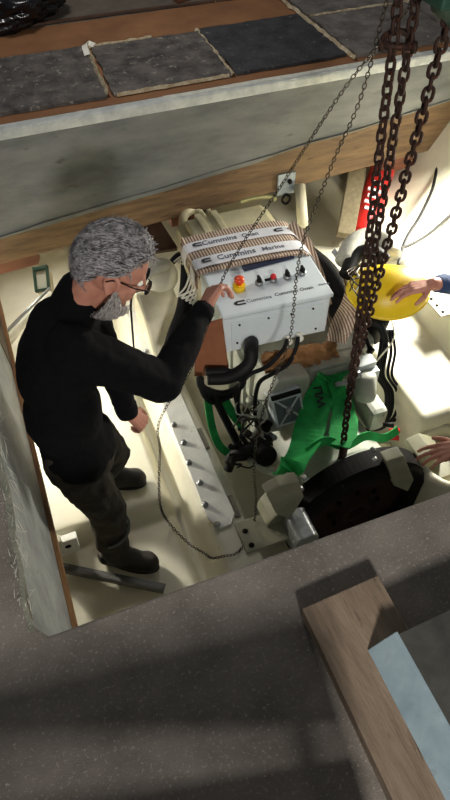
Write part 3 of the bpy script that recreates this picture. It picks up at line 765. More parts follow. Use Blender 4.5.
pp = thing('cardboard_flap', crumple(MB(), [(196, 326), (222, 318), (229, 374), (194, 376)], (2.14, 2.12, 2.04, 2.08), 8, .008), mat('brown_card', (124, 74, 46), (142, 88, 56), 6, .8),
    'plain brown cardboard flap hanging left of the control box', 'cardboard')
sd = pp.modifiers.new('s', 'SOLIDIFY'); sd.thickness = .005
# ---------------------------------------------------------------- green slings
sl = root('lifting_sling', at(330, 440, Y=1.72), 'bright green webbing lifting sling with black lettering round the engine', 'sling')
part('webbing', MB().ribbon([at(343, 372, Y=1.96), at(331, 378, Y=1.90), at(320, 396, Y=1.85), at(312, 420, Y=1.74), at(304, 446, Y=1.60), at(292, 464, Y=1.52), at(278, 474, Y=1.52)], [.12, .14, .15, .16, .16, .13], .008, [(1, -.1, .05)]*4+[(.9, .0, .3)]*3, 6), M_GREEN, sl)
part('webbing', MB().ribbon([at(334, 380, Y=1.88), at(342, 402, Y=1.79), at(344, 428, Y=1.63), at(338, 446, Y=1.54)], [.09, .12, .14, .12], .008, (1, .2, .1), 6), M_GREEN, sl)
part('webbing', MB().ribbon([at(306, 452, Y=1.55), at(325, 441, Y=1.58), at(345, 446, Y=1.56), at(366, 436, Y=1.58), at(384, 438, Y=1.58), at(398, 430, Y=1.6)], .045, .008, (0, .5, .8), 6), M_GREEN, sl)
c = at(319, 396, Y=1.845); zn = Vector((.05, -.45, .9)).normalized(); xx = Vector((.12, .89, .44)); xx = (xx - zn*xx.dot(zn)).normalized()
text_part('lettering', 'WLL', .065, frame(c+zn*.012, xx, zn.cross(xx), zn), M_INK, sl, .002)
sl2 = root('lifting_sling', at(217, 430, Y=1.84), 'narrow green sling strap hanging at the left of the engine', 'sling')
part('webbing', MB().ribbon([at(207, 388, Y=2.0), at(209, 410, Y=1.94), at(213, 430, Y=1.87), at(220, 446, Y=1.80), at(232, 456, Y=1.74)], .04, .006, (.5, .3, .3), 6), M_GREEN, sl2)
part('webbing', MB().ribbon([at(222, 396, Y=1.96), at(229, 408, Y=1.92), at(237, 420, Y=1.88), at(244, 426, Y=1.86)], .045, .006, (.6, .3, .3), 6), M_GREEN, sl2)

# ================================================================== THINGS IN THE HULL
# flange plate on the left bed
fl = root('bed_flange', (.59, 2.2, -1.22), 'white painted steel flange with bolts along the left engine bed', 'flange')
part('plate', MB().prism([(.490, 1.51), (.525, 1.44), (.585, 1.44), (.625, 1.49), (.62, 3.1), (.515, 3.1)], 'z', -1.218, -1.20, bev=.003), M_FLANGE, fl)
for (px, py) in ((174, 425), (184, 443), (189, 463), (200, 483), (205, 505), (217, 525), (160, 392), (152, 372), (146, 352)):
    c = at(px, py, z=-1.20)
    part('bolt', MB().tube([c, c+Vector((0, 0, .006))], .017, 14).tube([c+Vector((0, 0, .006)), c+Vector((0, 0, .018))], .012, 6), M_STEEL, fl)
for (y0, y1) in ((1.53, 1.66), (1.98, 2.12)):
    part('shim_tab', MB().box((.622, y0-.06, -1.235), (.65, y1-.06, -1.205), bev=.003), mat('dull_metal', (104, 100, 88), (126, 120, 104), 20, .6), fl, 'dull metal shim tab')
# strainer with white cap
st = root('strainer', (.70, 2.85, -1.30), 'cream tank with a white ribbed round cap left of the engine', 'strainer')
part('body', MB().prism([(2.60, -1.29), (3.06, -1.29), (3.06, -.98), (2.98, -.96), (2.80, -1.02)], 'x', .56, .80, bev=.02), M_CREAM2, st)
cdir = Vector((-.25, -.45, .85)).normalized(); cx = Vector((1, 0, .3)); cx = (cx-cdir*cx.dot(cdir)).normalized()
Mc = frame(at(159, 273, t=3.88)-cdir*.04, cx, cdir.cross(cx), cdir)
cap = part('cap', MB().lathe([(.085, -.06), (.105, -.04), (.108, .0), (.10, .035), (.07, .055), (.03, .062), (0, .063)], Mc, 28), M_WHITEP, st, 'white domed cap')
part('grip_rib', MB().box((-.075, -.014, .03), (.075, .014, .078), Mc, bev=.006), M_WHITEP, cap)
# dark board under the beam
A, B, C, D = at(141, 224, t=4.0), at(160, 220, t=4.05), at(178, 248, t=4.0), at(152, 252, t=3.95)
nrm = (B-A).cross(D-A).normalized()*.03
mb = MB().add([A, B, C, D, A+nrm, B+nrm, C+nrm, D+nrm], [(0, 1, 2, 3), (7, 6, 5, 4), (0, 1, 5, 4), (1, 2, 6, 5), (2, 3, 7, 6), (3, 0, 4, 7)])
thing('timber_offcut', mb, M_DARKWOOD, 'dark brown timber offcut hanging below the beam near the man', 'wood')
# steel plate hooked on the beam
pl = root('hanger_plate', (1.66, 3.32, -.78), 'blue-grey steel plate bolted on the timber beam', 'plate')
c = at(286, 184, Y=3.325)
part('plate', MB().box(c+Vector((-.062, -.004, -.075)), c+Vector((.062, .008, .075)), bev=.004), mat('galvanised', (134, 144, 152), (160, 168, 174), 18, .4, metal=.5), pl)
part('bolt', MB().tube([c+Vector((.02, -.004, .02)), c+Vector((.02, -.022, .02))], .016, 6), M_DARK, pl)
part('eye', MB().tube([c+Vector((0, -.012, -.07)), c+Vector((-.03, -.02, -.10)), c+Vector((0, -.025, -.13)), c+Vector((.03, -.02, -.10))], .008, 8, closed=True, sub=4), M_DARK, pl)
# posts behind the beam
def slab(a, b, w, d, side):
    a = Vector(a); b = Vector(b); z = (b-a).normalized(); x = Vector(side); x = (x-z*x.dot(z)).normalized(); y = z.cross(x)
    return MB().box((-w/2, -d/2, 0), (w/2, d/2, (b-a).length), frame(a, x, y, z), bev=.004)
thing('timber_post', slab(at(345, 236, t=4.35), at(357, 170, t=4.4), .115, .09, _r), M_POST, 'grey-tan timber post between beam and engine', 'post')
thing('timber_batten', slab(at(386, 240, t=4.5), at(402, 168, t=4.6), .05, .04, _r), M_POST, 'thin tan batten standing right of the red cylinder', 'post')
thing('cream_pipe', MB().tube([at(303, 226, t=4.1), at(300, 186, t=4.15)], .036, 18), M_CREAM2, 'upright cream pipe behind the steel plate', 'pipe')
# red cylinder
top, bot = at(386, 160, t=4.45), at(361, 234, t=4.42)
ex_ = root('fire_extinguisher', bot, 'red cylinder with white printed band leaning behind the hoist chains', 'extinguisher')
zz = (top-bot).normalized(); xx = (_r - zz*_r.dot(zz)).normalized(); yy = zz.cross(xx); Lc = (top-bot).length
Me = frame(bot, xx, yy, zz)
part('cylinder', MB().lathe([(0, 0), (.075, 0), (.085, .02), (.085, Lc-.06), (.06, Lc-.01), (.025, Lc), (0, Lc)], Me, 26), M_RED, ex_)
for i, (h, w0) in enumerate(((.26, .035), (.34, .05), (.42, .042), (.50, .055), (.60, .03))):
    part('print_line', MB().box((-w0-.008, -.089, Lc*h), (w0-.008, -.070, Lc*(h+.035)), Me), M_TAPE, ex_)
part('valve', MB().tube([Me @ Vector((0, 0, Lc)), Me @ Vector((0, 0, Lc+.05))], .022, 10).box((-.015, -.07, Lc+.03), (.015, .03, Lc+.06), Me), M_DARK, ex_)
# cables at the right
thing('cable', MB().tube([at(437, 168, t=4.3), at(432, 190, t=4.2), at(420, 216, t=4.0), at(408, 235, t=3.8), at(402, 250, t=3.7), at(398, 266, t=3.6)], .010, 6, sub=5), M_BLACK, 'thin black cable running from the beam to the yellow dome', 'cable')
thing('cable', MB().tube([at(462, 205, t=4.1), at(448, 217, t=4.1), at(430, 233, t=4.0), at(410, 245, t=3.8), at(393, 249, t=3.6), at(384, 250, t=3.5)], .010, 6, sub=5), M_BLACK, 'thin black cable entering from the right edge below the beam', 'cable')
# hinged plate on the right shelf
hp = root('hinge_plate', at(440, 306, z=-.94), 'tan metal hinge plate with screws on the right shelf', 'plate')
c = at(441, 305, z=-.935)
part('plate', MB().box(c+Vector((-.06, -.09, -.004)), c+Vector((.10, .09, .006)), bev=.002), mat('tan_metal', (150, 140, 116), (170, 160, 134), 20, .5), hp)
for (dx, dy) in ((-.03, -.06), (-.03, .0), (-.03, .06), (.05, -.03)):
    part('screw', MB().tube([c+Vector((dx, dy, .005)), c+Vector((dx, dy, .010))], .010, 8), M_DARK, hp)
# round moulded socket
sk = at(455, 455, z=-1.22)
mb = MB().lathe([(.235, -.42), (.225, -.02), (.205, .01), (.18, .0), (.17, -.06), (.168, -.40)], Matrix.Translation(sk), 40)
thing('hull_socket', mb, M_CREAM2, 'round cream moulded socket by the lower right hand', 'socket')
# bracket and bar at lower left
bk = root('hull_bracket', (-.2, 1.66, -1.36), 'small cream steel bracket with a hole at the foot of the hatch side', 'bracket')
c = at(66, 546, z=-1.30)
part('plate', MB().box(c+Vector((-.06, -.006, -.06)), c+Vector((.06, .006, .05)), bev=.004).box(c+Vector((-.06, -.006, -.07)), c+Vector((.06, .10, -.058)), bev=.003), M_FLANGE, bk)
part('hole', MB().tube([c+Vector((.01, -.008, .0)), c+Vector((.01, -.0065, .0))], .016, 14), M_DARK, bk)
part('lug', MB().box(c+Vector((-.06, -.02, .03)), c+Vector((-.01, .02, .09)), bev=.008), M_CREAM2, bk)
a, b = at(52, 565, z=-1.40), at(164, 588, z=-1.40)
d_ = (b-a).normalized()
mb = MB().box((0, -.022, -.02), ((b-a).length, .0, .02), frame(a, d_, Vector((-d_.y, d_.x, 0)), Vector((0, 0, 1))), bev=.005)
mb.box((0, -.022, -.024), ((b-a).length, .03, -.014), frame(a, d_, Vector((-d_.y, d_.x, 0)), Vector((0, 0, 1))), bev=.003)
thing('angle_bar', mb, mat('bar_grey', (74, 74, 72), (104, 104, 100), 12, .45, metal=.5), 'dark grey metal angle bar lying across the lower left bilge', 'bar')
# green framed latch and white pipes far left
P0, P1, P2, P3 = at(32, 268, t=4.6), at(43, 266, t=4.6), at(51, 288, t=4.55), at(40, 293, t=4.55)
o_ = (P0+P1+P2+P3)/4; x_ = (P1-P0).normalized(); y_ = (P0-P3); y_ = (y_-x_*y_.dot(x_)).normalized(); Ml = frame(o_, x_, y_, x_.cross(y_))
lt = root('latch_frame', o_-Vector((0, 0, .1)), 'dark green slotted frame with pale insert on the far left hull', 'frame')
w_, h_ = .055, .095
mb = MB()
for (x0, y0, x1, y1) in ((-w_, h_-.03, w_, h_), (-w_, -h_, w_, -h_+.012), (-w_, -h_, -w_+.018, h_), (w_-.018, -h_, w_, h_)):
    mb.box((x0, y0, -.02), (x1, y1, .015), Ml, bev=.003)
part('frame', mb, M_GREENP, lt)
part('insert', MB().box((-w_+.016, -h_+.01, -.02), (w_-.016, h_-.028, .004), Ml, bev=.012), mat('pale_insert', (186, 190, 178), (200, 202, 190), 20, .4), lt, 'pale rounded insert')
part('back_strut', MB().box((-w_*.8, -h_, -.14), (w_*.8, h_, -.02), Ml), M_CREAM2, lt)
thing('white_pipe', MB().tube([at(4, 348, t=4.3), at(24, 322, t=4.4), at(52, 294, t=4.5)], .028, 12), M_WHITEP, 'white pipe slanting behind the man\'s shoulder', 'pipe')
thing('grey_conduit', MB().tube([at(6, 332, t=4.35), at(26, 312, t=4.45), at(50, 288, t=4.55)], .012, 8), M_STEEL, 'thin grey conduit above the white slanting pipe', 'conduit')
# wire loop in front of the man's face
thing('cable', MB().tube([at(139, 276, t=3.3), at(144, 284, t=3.3), at(141, 290, t=3.3), at(134, 293, t=3.32), at(131, 302, t=3.35), at(132, 325, t=3.45), at(134, 350, t=3.6)], .006, 6, sub=5), M_BLACK, 'thin black cable loop hanging before the man\'s face', 'cable')

# ================================================================== CHAINS
def link_path(L, w, n=12):
    # stadium, centre line; L inner pitch length direction z, w half width
    pts = []; s = L/2 - w
    for k in range(n//2+1):
        a = math.pi*k/(n//2); pts.append(Vector((w*math.cos(a), 0, s+w*math.sin(a))))
    for k in range(n//2+1):
        a = math.pi+math.pi*k/(n//2); pts.append(Vector((w*math.cos(a), 0, -s+w*math.sin(a))))
    return pts
LR, LPITCH = .0062, .036
LINK = MB().tube(link_path(LPITCH+LR*2*.9, .0145, 10), LR, 6, closed=True).mesh('chain_link'); LINK.materials.append(M_RUST)
def strand(a, b, label):
    a = Vector(a); b = Vector(b); r_ = root('hoist_chain', b, label, 'chain', 'strands of the chain hoist')
    d = b-a; n = int(d.length/LPITCH); z = -d.normalized(); x0 = z.orthogonal().normalized()
    tw = random.uniform(0, 1.5)
    for k in range(n+1):
        p = a + d*((k+.0)/n)
        ang = tw + (k % 2)*math.pi/2 + random.uniform(-.16, .16)
        x = (Matrix.Rotation(ang, 3, z) @ x0); jit = Vector((random.uniform(-1, 1), random.uniform(-1, 1), 0))*.0012
        inst('link', LINK, frame(p+jit, x, z.cross(x), z), r_)
    return r_
def ext(p, q, zt):
    p = Vector(p); q = Vector(q); d = p-q; return q + d*((zt-q.z)/d.z)
bA, bB, bC = at(343, 446, t=3.2), at(351, 392, t=3.02), at(359, 350, t=2.90)
tA, tB, tC = at(391, 60, t=1.98), at(412, 25, t=1.92), at(437, 60, t=1.85)
ZH = 1.18
strand(ext(tA, bA, ZH), bA, 'leftmost rusty hoist chain strand passing through the shackle')
strand(ext(tB, bB, ZH), bB, 'middle rusty hoist chain strand')
strand(ext(tC, bC, ZH), bC, 'rightmost rusty hoist chain strand standing apart at the top')
# hook at the engine
hk = root('lifting_hook', at(343, 470, t=3.32), 'rusty lifting hook at the lower end of the chains', 'hook')
a = at(344, 446, t=3.2)
part('shank', MB().tube([a+Vector((0, 0, .02)), a, at(342, 460, t=3.24)], [.016, .02, .022], 10, sub=3), M_RUST, hk)
part('bowl', MB().tube([at(342, 458, t=3.24), at(338, 466, t=3.26), at(336, 474, t=3.28), at(341, 481, t=3.3), at(349, 478, t=3.29), at(351, 470, t=3.27)], [.02, .022, .024, .024, .018, .010], 10, sub=4), M_RUST, hk)
# shackle
sc = at(398, 42, t=1.95)
sh = root('shackle', sc-Vector((0, 0, .04)), 'rusty shackle clamped round the hoist chains near the top', 'shackle')
xr = _r; yu = _u
part('bow', MB().tube([sc+xr*-.035+yu*-.012, sc+xr*-.045+yu*.01, sc+xr*-.02+yu*.03, sc+xr*.02+yu*.03, sc+xr*.042+yu*.01, sc+xr*.03+yu*-.014], .0105, 10, sub=4), M_RUST, sh)
part('pin', MB().tube([sc+xr*-.055+yu*-.012, sc+xr*.05+yu*-.016], .011, 10).tube([sc+xr*.042+yu*-.016, sc+xr*.056+yu*-.016], .018, 6).tube([sc+xr*-.058+yu*-.012, sc+xr*-.045+yu*-.012], .017, 6), M_RUST, sh)
# hoist body above the frame's corner
hc = at(474, -10, t=1.72)
ho = root('chain_hoist', hc-Vector((0, 0, .1)), 'dark green chain hoist body at the upper right corner', 'hoist')
hx = Vector((.3, -.9, -.3)).normalized(); hy = hx.orthogonal().normalized()
part('housing', MB().lathe([(0, -.07), (.085, -.07), (.10, -.055), (.10, .055), (.085, .07), (0, .07)], frame(hc, hy, hx.cross(hy), hx), 36), M_GREENP, ho)
part('hand_wheel_cover', MB().lathe([(0, .07), (.07, .07), (.075, .10), (.05, .115), (0, .115)], frame(hc, hy, hx.cross(hy), hx), 30), M_DARK, ho)
tp = Vector((hc.x, hc.y, 2.3))
part('top_rod', MB().tube([hc+Vector((0, 0, .08)), tp], .012, 8), M_STEEL, ho)
part('chain_guide', MB().box(hc+Vector((-.14, -.06, -.02)), hc+Vector((.02, .10, .05)), bev=.01), M_GREENP, ho)
struct('trim_4', MB().box((tp.x-1.4, tp.y-.06, 2.3), (tp.x+2.2, tp.y+.06, 2.46)), M_WOOD, 'overhead timber beam that carries the chain hoist', 'beam')
# hand chain: small links along a path
def chain_mesh(path, pitch, w, r):
    pts = [Vector(p) for p in path]; P, _ = smooth_path(pts, [0]*len(pts), 14)
    cum = [0]
    for i in range(1, len(P)): cum.append(cum[-1]+(P[i]-P[i-1]).length)
    n = int(cum[-1]/pitch); mb = MB(); j = 0
    base = MB().tube(link_path(pitch+r*1.8, w, 8), r, 4, closed=True)
    x = None
    for k in range(n):
        s = cum[-1]*k/n
        while j < len(P)-2 and cum[j+1] < s: j += 1
        t = (s-cum[j])/max(1e-6, cum[j+1]-cum[j]); p = P[j].lerp(P[j+1], t); z = (P[j+1]-P[j]).normalized()
        if x is None: x = z.orthogonal().normalized()
        x = (x - z*x.dot(z)).normalized(); x = Matrix.Rotation(math.pi/2 + random.uniform(-.1, .1), 3, z) @ x
        M_ = frame(p, x, z.cross(x), z)
        mb.add([M_ @ v for v in base.v], base.f, True)
    return mb
HAND_R = at(227, 270, t=2.80); HAND_L = at(158, 427, t=2.88)
path = [ext(at(412, 4, t=1.9), HAND_R, 1.16), at(412, 4, t=1.90), at(345, 88, t=2.14), at(286, 178, t=2.45), HAND_R, at(208, 325, t=2.86), at(188, 375, t=2.92), at(168, 404, t=2.90),
        HAND_L, at(160, 450, t=2.98), at(159, 480, t=3.08), at(161, 508, t=3.18), at(170, 524, z=-1.43), at(188, 543, z=-1.43), at(204, 553, z=-1.36), at(212, 558, z=-1.26), at(224, 556, z=-1.205), at(238, 552, z=-1.205),
        at(252, 530, Y=1.40), at(256, 500, Y=1.44), at(254, 470, Y=1.50), at(258, 430, Y=1.60), at(272, 385, Y=1.72), at(290, 338, Y=1.85), at(300, 255, Y=1.86), at(330, 170, Y=1.83), at(360, 100, Y=1.80), at(386, 4, t=1.9)]
path.append(ext(at(386, 4, t=1.9), at(360, 100, Y=1.80), 1.16))
thing('hand_chain', chain_mesh(path, .0165, .0058, .002), M_CHAIN, 'thin hand chain looping from the hoist through the man\'s hands', 'chain')
for dx in (0, 9):
    thing('hanging_chain', chain_mesh([at(194+dx, 190, t=4.05), at(195+dx, 205, t=4.06), at(196+dx, 222, t=4.05)], .02, .008, .003), M_DARK,
          ('left' if dx == 0 else 'right') + ' one of two short dark chains hanging behind the beam by the cream pipes', 'chain')

# ================================================================== YELLOW DOME
c = at(391, 284, t=3.24)
yd = root('yellow_dome', c-Vector((0, 0, .1)), 'smooth yellow rounded dome between the chains and the gripping hand', 'cover')
dz = Vector((-.05, -.15, 1)).normalized(); dx = Vector((.95, -.32, 0)); dx = (dx-dz*dx.dot(dz)).normalized(); dy = dz.cross(dx)
Md = frame(c-dz*.07, dx, dy, dz)
bm = bmesh.new(); bmesh.ops.create_uvsphere(bm, u_segments=40, v_segments=24, radius=1)
for v in bm.verts:
    p = v.co
    z = p.z*.135 if p.z > 0 else p.z*.035
    k = 1.0 + .04*math.sin(3*math.atan2(p.y, p.x)+.6)
    v.co = Vector((p.x*.212*k, p.y*.160*k, z))
part('shell', MB().bm(bm, Md, True), M_YELLOW, yd)
part('rim', MB().tube([Md @ Vector((.207*math.cos(a)*(1+.04*math.sin(3*a+.6)), .155*math.sin(a)*(1+.04*math.sin(3*a+.6)), -.006)) for a in [2*math.pi*k/40 for k in range(40)]], .011, 8, closed=True), M_YELLOW, yd)
part('stand', MB().tube([Md @ Vector((0, 0, -.03)), Md @ Vector((.0, .05, -.42))], .07, 16), M_DARK, yd)

# ================================================================== ON THE NEAR DECK
pk = MB().prism([(.404, -.9), (.604, -.9), (.625, .526), (.404, .516)], 'z', .0008, .045, bev=.003)
thing('timber_plank', pk, M_PLANK, 'worn brown timber plank lying on the near deck', 'plank')
sb = root('stone_slab', (1.0, 0, .046), 'dark slab with a pale blue bevelled edge resting on the plank', 'slab')
part('top', MB().prism([(.575, -.7), (1.5, -.7), (1.5, .40), (.575, .362)], 'z', .06, .10, bev=.002), M_STONE, sb)
part('edge', MB().prism([(.505, .047), (.575, .047), (.575, .1005), (.566, .1005)], 'y', -.7, .368, bev=.002), M_PALE, sb, 'pale blue bevelled edge')
part('batten', MB().box((1.2, -.6, .0008), (1.3, .3, .06)), M_PLANK, sb)
# ================================================================== FAR DECK CLUTTER
bm = bmesh.new(); bmesh.ops.create_icosphere(bm, subdivisions=5, radius=1)
bc_ = at(14, 16, z=.02)
for v in bm.verts:
    p = v.co.copy(); n_ = noise.noise(p*1.6)*.25 + abs(noise.noise(p*4.3))*.22 + abs(noise.noise(p*9))*.09
    q = p*(1-n_*.9); v.co = Vector((q.x*.42, q.y*.34, max(q.z*.18+.11, 0.0)))
thing('plastic_bag', MB().bm(bm, Matrix.Translation((bc_.x-.06, bc_.y+.02, .002)) @ Matrix.Rotation(R(15), 4, 'Z'), True), M_BAG, 'crumpled shiny black plastic bag at the far left corner', 'bag')
c = at(186, -2, z=.01)
thing('wood_scrap', MB().box((-.09, -.03, 0), (.09, .03, .03), Matrix.Translation((c.x, c.y, .001)) @ Matrix.Rotation(R(20), 4, 'Z'), bev=.005), M_WOODRED, 'small reddish wood scrap at the top edge', 'wood')

# ================================================================== PEOPLE
def hand(mb, wrist, knuckle, back, thumb, curl, s=1.0, spread=.06, tcurl=.5):
    """wrist, knuckle: points; back: normal of the back of the hand; thumb: side direction; curl: per-finger (3 bend angles)"""
    w = Vector(wrist); d = (Vector(knuckle)-w).normalized(); n = Vector(back); n = (n-d*n.dot(d)).normalized()
    side = Vector(thumb); side = (side-d*side.dot(d)-n*side.dot(n)).normalized()
    pl = .092*s; tips = []
    offs = [.033, .011, -.011, -.031]; lens = [(.042, .026, .020), (.046, .030, .021), (.043, .028, .020), (.033, .021, .018)]
    rad = [.0095, .0098, .0093, .0082]
    for i in range(4):
        k = w + d*(pl - (.004, 0, .004, .013)[i]*s) + side*offs[i]*s
        mb.cone(w + side*offs[i]*s*.62 + d*.008*s, k, .0155*s, .0125*s)
        dir_ = (d + side*spread*(1.5-i)).normalized(); nn = n
        p = k; a = 0
        axis = dir_.cross(n).normalized()
        for j in range(3):
            c = curl[i][j] if isinstance(curl[i], (list, tuple)) else curl[i]
            dir_ = Matrix.Rotation(-c, 3, axis) @ dir_
            q = p + dir_*lens[i][j]*s
            mb.cone(p, q, rad[i]*s*(1-.08*j), rad[i]*s*(.94-.1*j), 10); p = q
        tips.append(p)
    # thumb from the side of the palm near its base
    tb = w + d*.026*s + side*.026*s - n*.004*s
    td = (d*.62 + side*.78 - n*.25).normalized(); ax = (d.cross(side)).normalized()
    q = tb + td*.042*s; mb.cone(w + d*.012*s + side*.012*s, tb, .017*s, .0155*s); mb.cone(tb, q, .0155*s, .0115*s, 10)
    td2 = (td*(1-tcurl) + d*tcurl - n*.25*tcurl).normalized(); q2 = q + td2*.031*s; mb.cone(q, q2, .0112*s, .0105*s, 10)
    td3 = (td2 + d*.3*tcurl - side*.35*tcurl - n*.2*tcurl).normalized(); q3 = q2 + td3*.025*s; mb.cone(q2, q3, .0105*s, .0085*s, 10)
    return d, n, side
def head(mb, c, Fv, Uv, s=1.0):
    Fv = Vector(Fv).normalized(); Uv = Vector(Uv); Uv = (Uv-Fv*Uv.dot(Fv)).normalized(); Lv = Uv.cross(Fv)
    M3 = Matrix((Fv, Lv, Uv)).transposed(); c = Vector(c)
    P = lambda f, l, u: c + M3 @ Vector((f*s, l*s, u*s))
    mb.ell(P(-.008, 0, .022), (.100*s, .078*s, .104*s), M3, 28, 20)
    mb.ell(P(.028, 0, -.025), (.066*s, .062*s, .095*s), M3, 24, 16)
    mb.ell(P(.040, 0, -.085), (.050*s, .048*s, .036*s), M3, 20, 12)
    mb.ell(P(.074, 0, .030), (.018*s, .050*s, .012*s), M3, 16, 10)          # brow
    for sd in (1, -1):
        mb.ell(P(.062, .034*sd, -.022), (.026*s, .022*s, .022*s), M3, 14, 10)   # cheek
        M_e = M3 @ Matrix.Rotation(R(20*sd), 3, 'Z') @ Matrix.Rotation(R(-14), 3, 'Y')
        mb.ell(P(-.006, .083*sd, -.008), (.018*s, .007*s, .030*s), M_e, 14, 10)   # ear plate
        oc = P(-.008, .088*sd, -.008)
        mb.tube([oc + M_e @ Vector((.021*math.cos(a)*s*(1 if math.sin(a) > -.2 else .7), 0, .034*math.sin(a)*s)) for a in [R(-20+k*20) for k in range(15)]], .0075*s, 8)   # helix
        mb.ell(P(.0, .080*sd, -.032), (.010*s, .008*s, .012*s), M3, 10, 8)
    mb.cone(P(.088, 0, .022), P(.108, 0, -.022), .010*s, .015*s, 10)          # nose
    for sd in (1, -1): mb.cone(P(.094, .012*sd, -.026), P(.1, .012*sd, -.026), .009*s, .008*s, 8)
    mb.cone(P(.088, -.020, -.058), P(.088, .020, -.058), .0075*s, .0075*s, 8); mb.cone(P(.086, -.018, -.068), P(.086, .018, -.068), .008*s, .008*s, 8)
    mb.ell(P(.078, 0, -.10), (.018*s, .022*s, .016*s), M3, 12, 8)             # chin
    return P, M3
def strands(P, M3, n, region, flow, length, width, lift, base, mb=None, rnd=.35, seedv=1):
    rg = random.Random(seedv); mb = mb or MB(); cnt = 0
    (c0, rd) = base
    while cnt < n:
        v = Vector((rg.gauss(0, 1), rg.gauss(0, 1), rg.gauss(0, 1))).normalized()
        if not region(v, rg): continue
        cnt += 1
        p = Vector((v.x*rd[0], v.y*rd[1], v.z*rd[2])) + Vector(c0)
        nm = Vector((v.x/rd[0], v.y/rd[1], v.z/rd[2])).normalized()
        fl = flow(v) + Vector((rg.uniform(-rnd, rnd), rg.uniform(-rnd, rnd), rg.uniform(-rnd, rnd)))
        fl = (fl - nm*fl.dot(nm)).normalized(); sd = nm.cross(fl)
        L = length*rg.uniform(.6, 1.25); w = width*rg.uniform(.6, 1.3)
        pts = []
        for k in range(4):
            t = k/3.0
            q = p + fl*L*t + nm*(lift*math.sin(t*2.4)*rg.uniform(.5, 1.4) - .30*L*t*t*(L/.1)) + sd*rg.uniform(-.1, .1)*L*t
            pts.append(q)
        W_ = [w, w*1.1, w*.8, w*.12]; vs = []
        for k in range(4):
            vs += [P(*(pts[k]-sd*W_[k])), P(*(pts[k]+sd*W_[k])), P(*(pts[k]+nm*W_[k]*.8))]
        fs = []
        for k in range(3):
            for j in range(3): fs.append((k*3+j, k*3+(j+1) % 3, k*3+3+(j+1) % 3, k*3+3+j))
        mb.add(vs, fs, True)
    return mb
def cap_mesh(P, base, region, mb, off=.0):
    bm = bmesh.new(); bmesh.ops.create_uvsphere(bm, u_segments=48, v_segments=32, radius=1)
    class Z: 
        def uniform(s, a, b): return 0
    dl = [v for v in bm.verts if not region(v.co.normalized(), Z())]
    bmesh.ops.delete(bm, geom=dl, context='VERTS')
    c0, rd = base
    for v in bm.verts:
        q = v.co; k = 1 + .02*noise.noise(q*7); v.co = P(*(Vector((q.x*rd[0]*k, q.y*rd[1]*k, q.z*rd[2]*k)) + Vector(c0)))
    return mb.bm(bm, None, True)
def lerp(a, b, t): return a+(b-a)*t
def hair_region(v, rg):
    f = v.x
    if f > .55: lim = .62
    elif f > .15: lim = lerp(.14, .62, (f-.15)/.4)
    elif f > -.28: lim = .14
    elif f > -.5: lim = lerp(-.72, .14, (f+.5)/.22)
    else: lim = -.72
    return v.z > lim + rg.uniform(-.06, .06)
def beard_region(v, rg):
    # lower face: cheeks to chin, up to the sideburn
    if v.x < -.15: return False
    lim = -.12 if v.x > .4 else lerp(.5, -.12, (v.x+.15)/.55)
    if v.x > .75 and v.z > -.45: return False
    return v.z < lim + rg.uniform(-.06, .06)

# ------------------------------------------------------------------ the man at the left
H0 = at(114, 268, t=2.24)
FWD = (_r*.80 - _u*.30 + _f*.50).normalized()
UPV = Vector((.03, .05, 1))
HS = 1.16
J = dict(neck=Vector((.115, 1.87, .045)), rsh=Vector((.065, 1.72, -.05)), lsh=Vector((.16, 1.96, -.06)),
    relb=at(163, 383, t=2.55), rwr=at(203, 311, t=2.68), lelb=Vector((.215, 1.83, -.37)), lwr=at(127, 411, t=2.77),
    chest=Vector((.03, 1.82, -.20)), waist=Vector((-.025, 1.73, -.42)), pelvis=Vector((-.01, 1.685, -.56)),
    rhip=Vector((-.055, 1.635, -.58)), lhip=Vector((.045, 1.745, -.58)), rk=Vector((.035, 1.605, -.98)), lk=Vector((.13, 1.88, -.96)),
    ra=Vector((.02, 1.575, -1.37)), la=Vector((.08, 1.99, -1.26)))
lat = Vector((.30, .95, 0)).normalized(); fb = Vector((.95, -.30, 0)).normalized()
MT = Matrix((fb, lat, Vector((0, 0, 1)))).transposed()
man = root('person', (.08, 1.78, -1.45), 'grey-haired bearded man in black jumper and dark trousers standing left of the engine', 'person')
og = ORIG[man.name]
mb = MB()
P, M3 = head(mb, H0, FWD, UPV, HS)
nb = J['neck']; mb.cone(nb+Vector((0, 0, -.03)), P(-.03, 0, -.06), .062, .060); mb.cone(nb+Vector((.03, 0, -.03)), P(.0, 0, -.07), .055, .052)
mb.ell(J['chest'], (.12, .16, .19), MT); mb.ell(J['waist'], (.11, .14, .16), MT); mb.ell(J['pelvis'], (.12, .15, .12), MT)
mb.cone(J['rsh'], J['lsh'], .07, .07); mb.cone(J['chest'], nb, .09, .06)
def limb(mb, pts, rs, seg=14):
    for i in range(len(pts)-1): mb.cone(pts[i], pts[i+1], rs[i], rs[i+1], seg)
limb(mb, [J['rsh'], J['relb'], J['rwr']], [.055, .045, .030]); limb(mb, [J['lsh'], J['lelb'], J['lwr']], [.055, .045, .030])
limb(mb, [J['rhip'], J['rk'], J['ra']], [.08, .055, .042]); limb(mb, [J['lhip'], J['lk'], J['la']], [.08, .055, .042])
mb.cone(J['ra'], J['ra']+Vector((.13, -.08, -.05)), .042, .034); mb.cone(J['la'], J['la']+Vector((.14, -.05, -.05)), .042, .034)
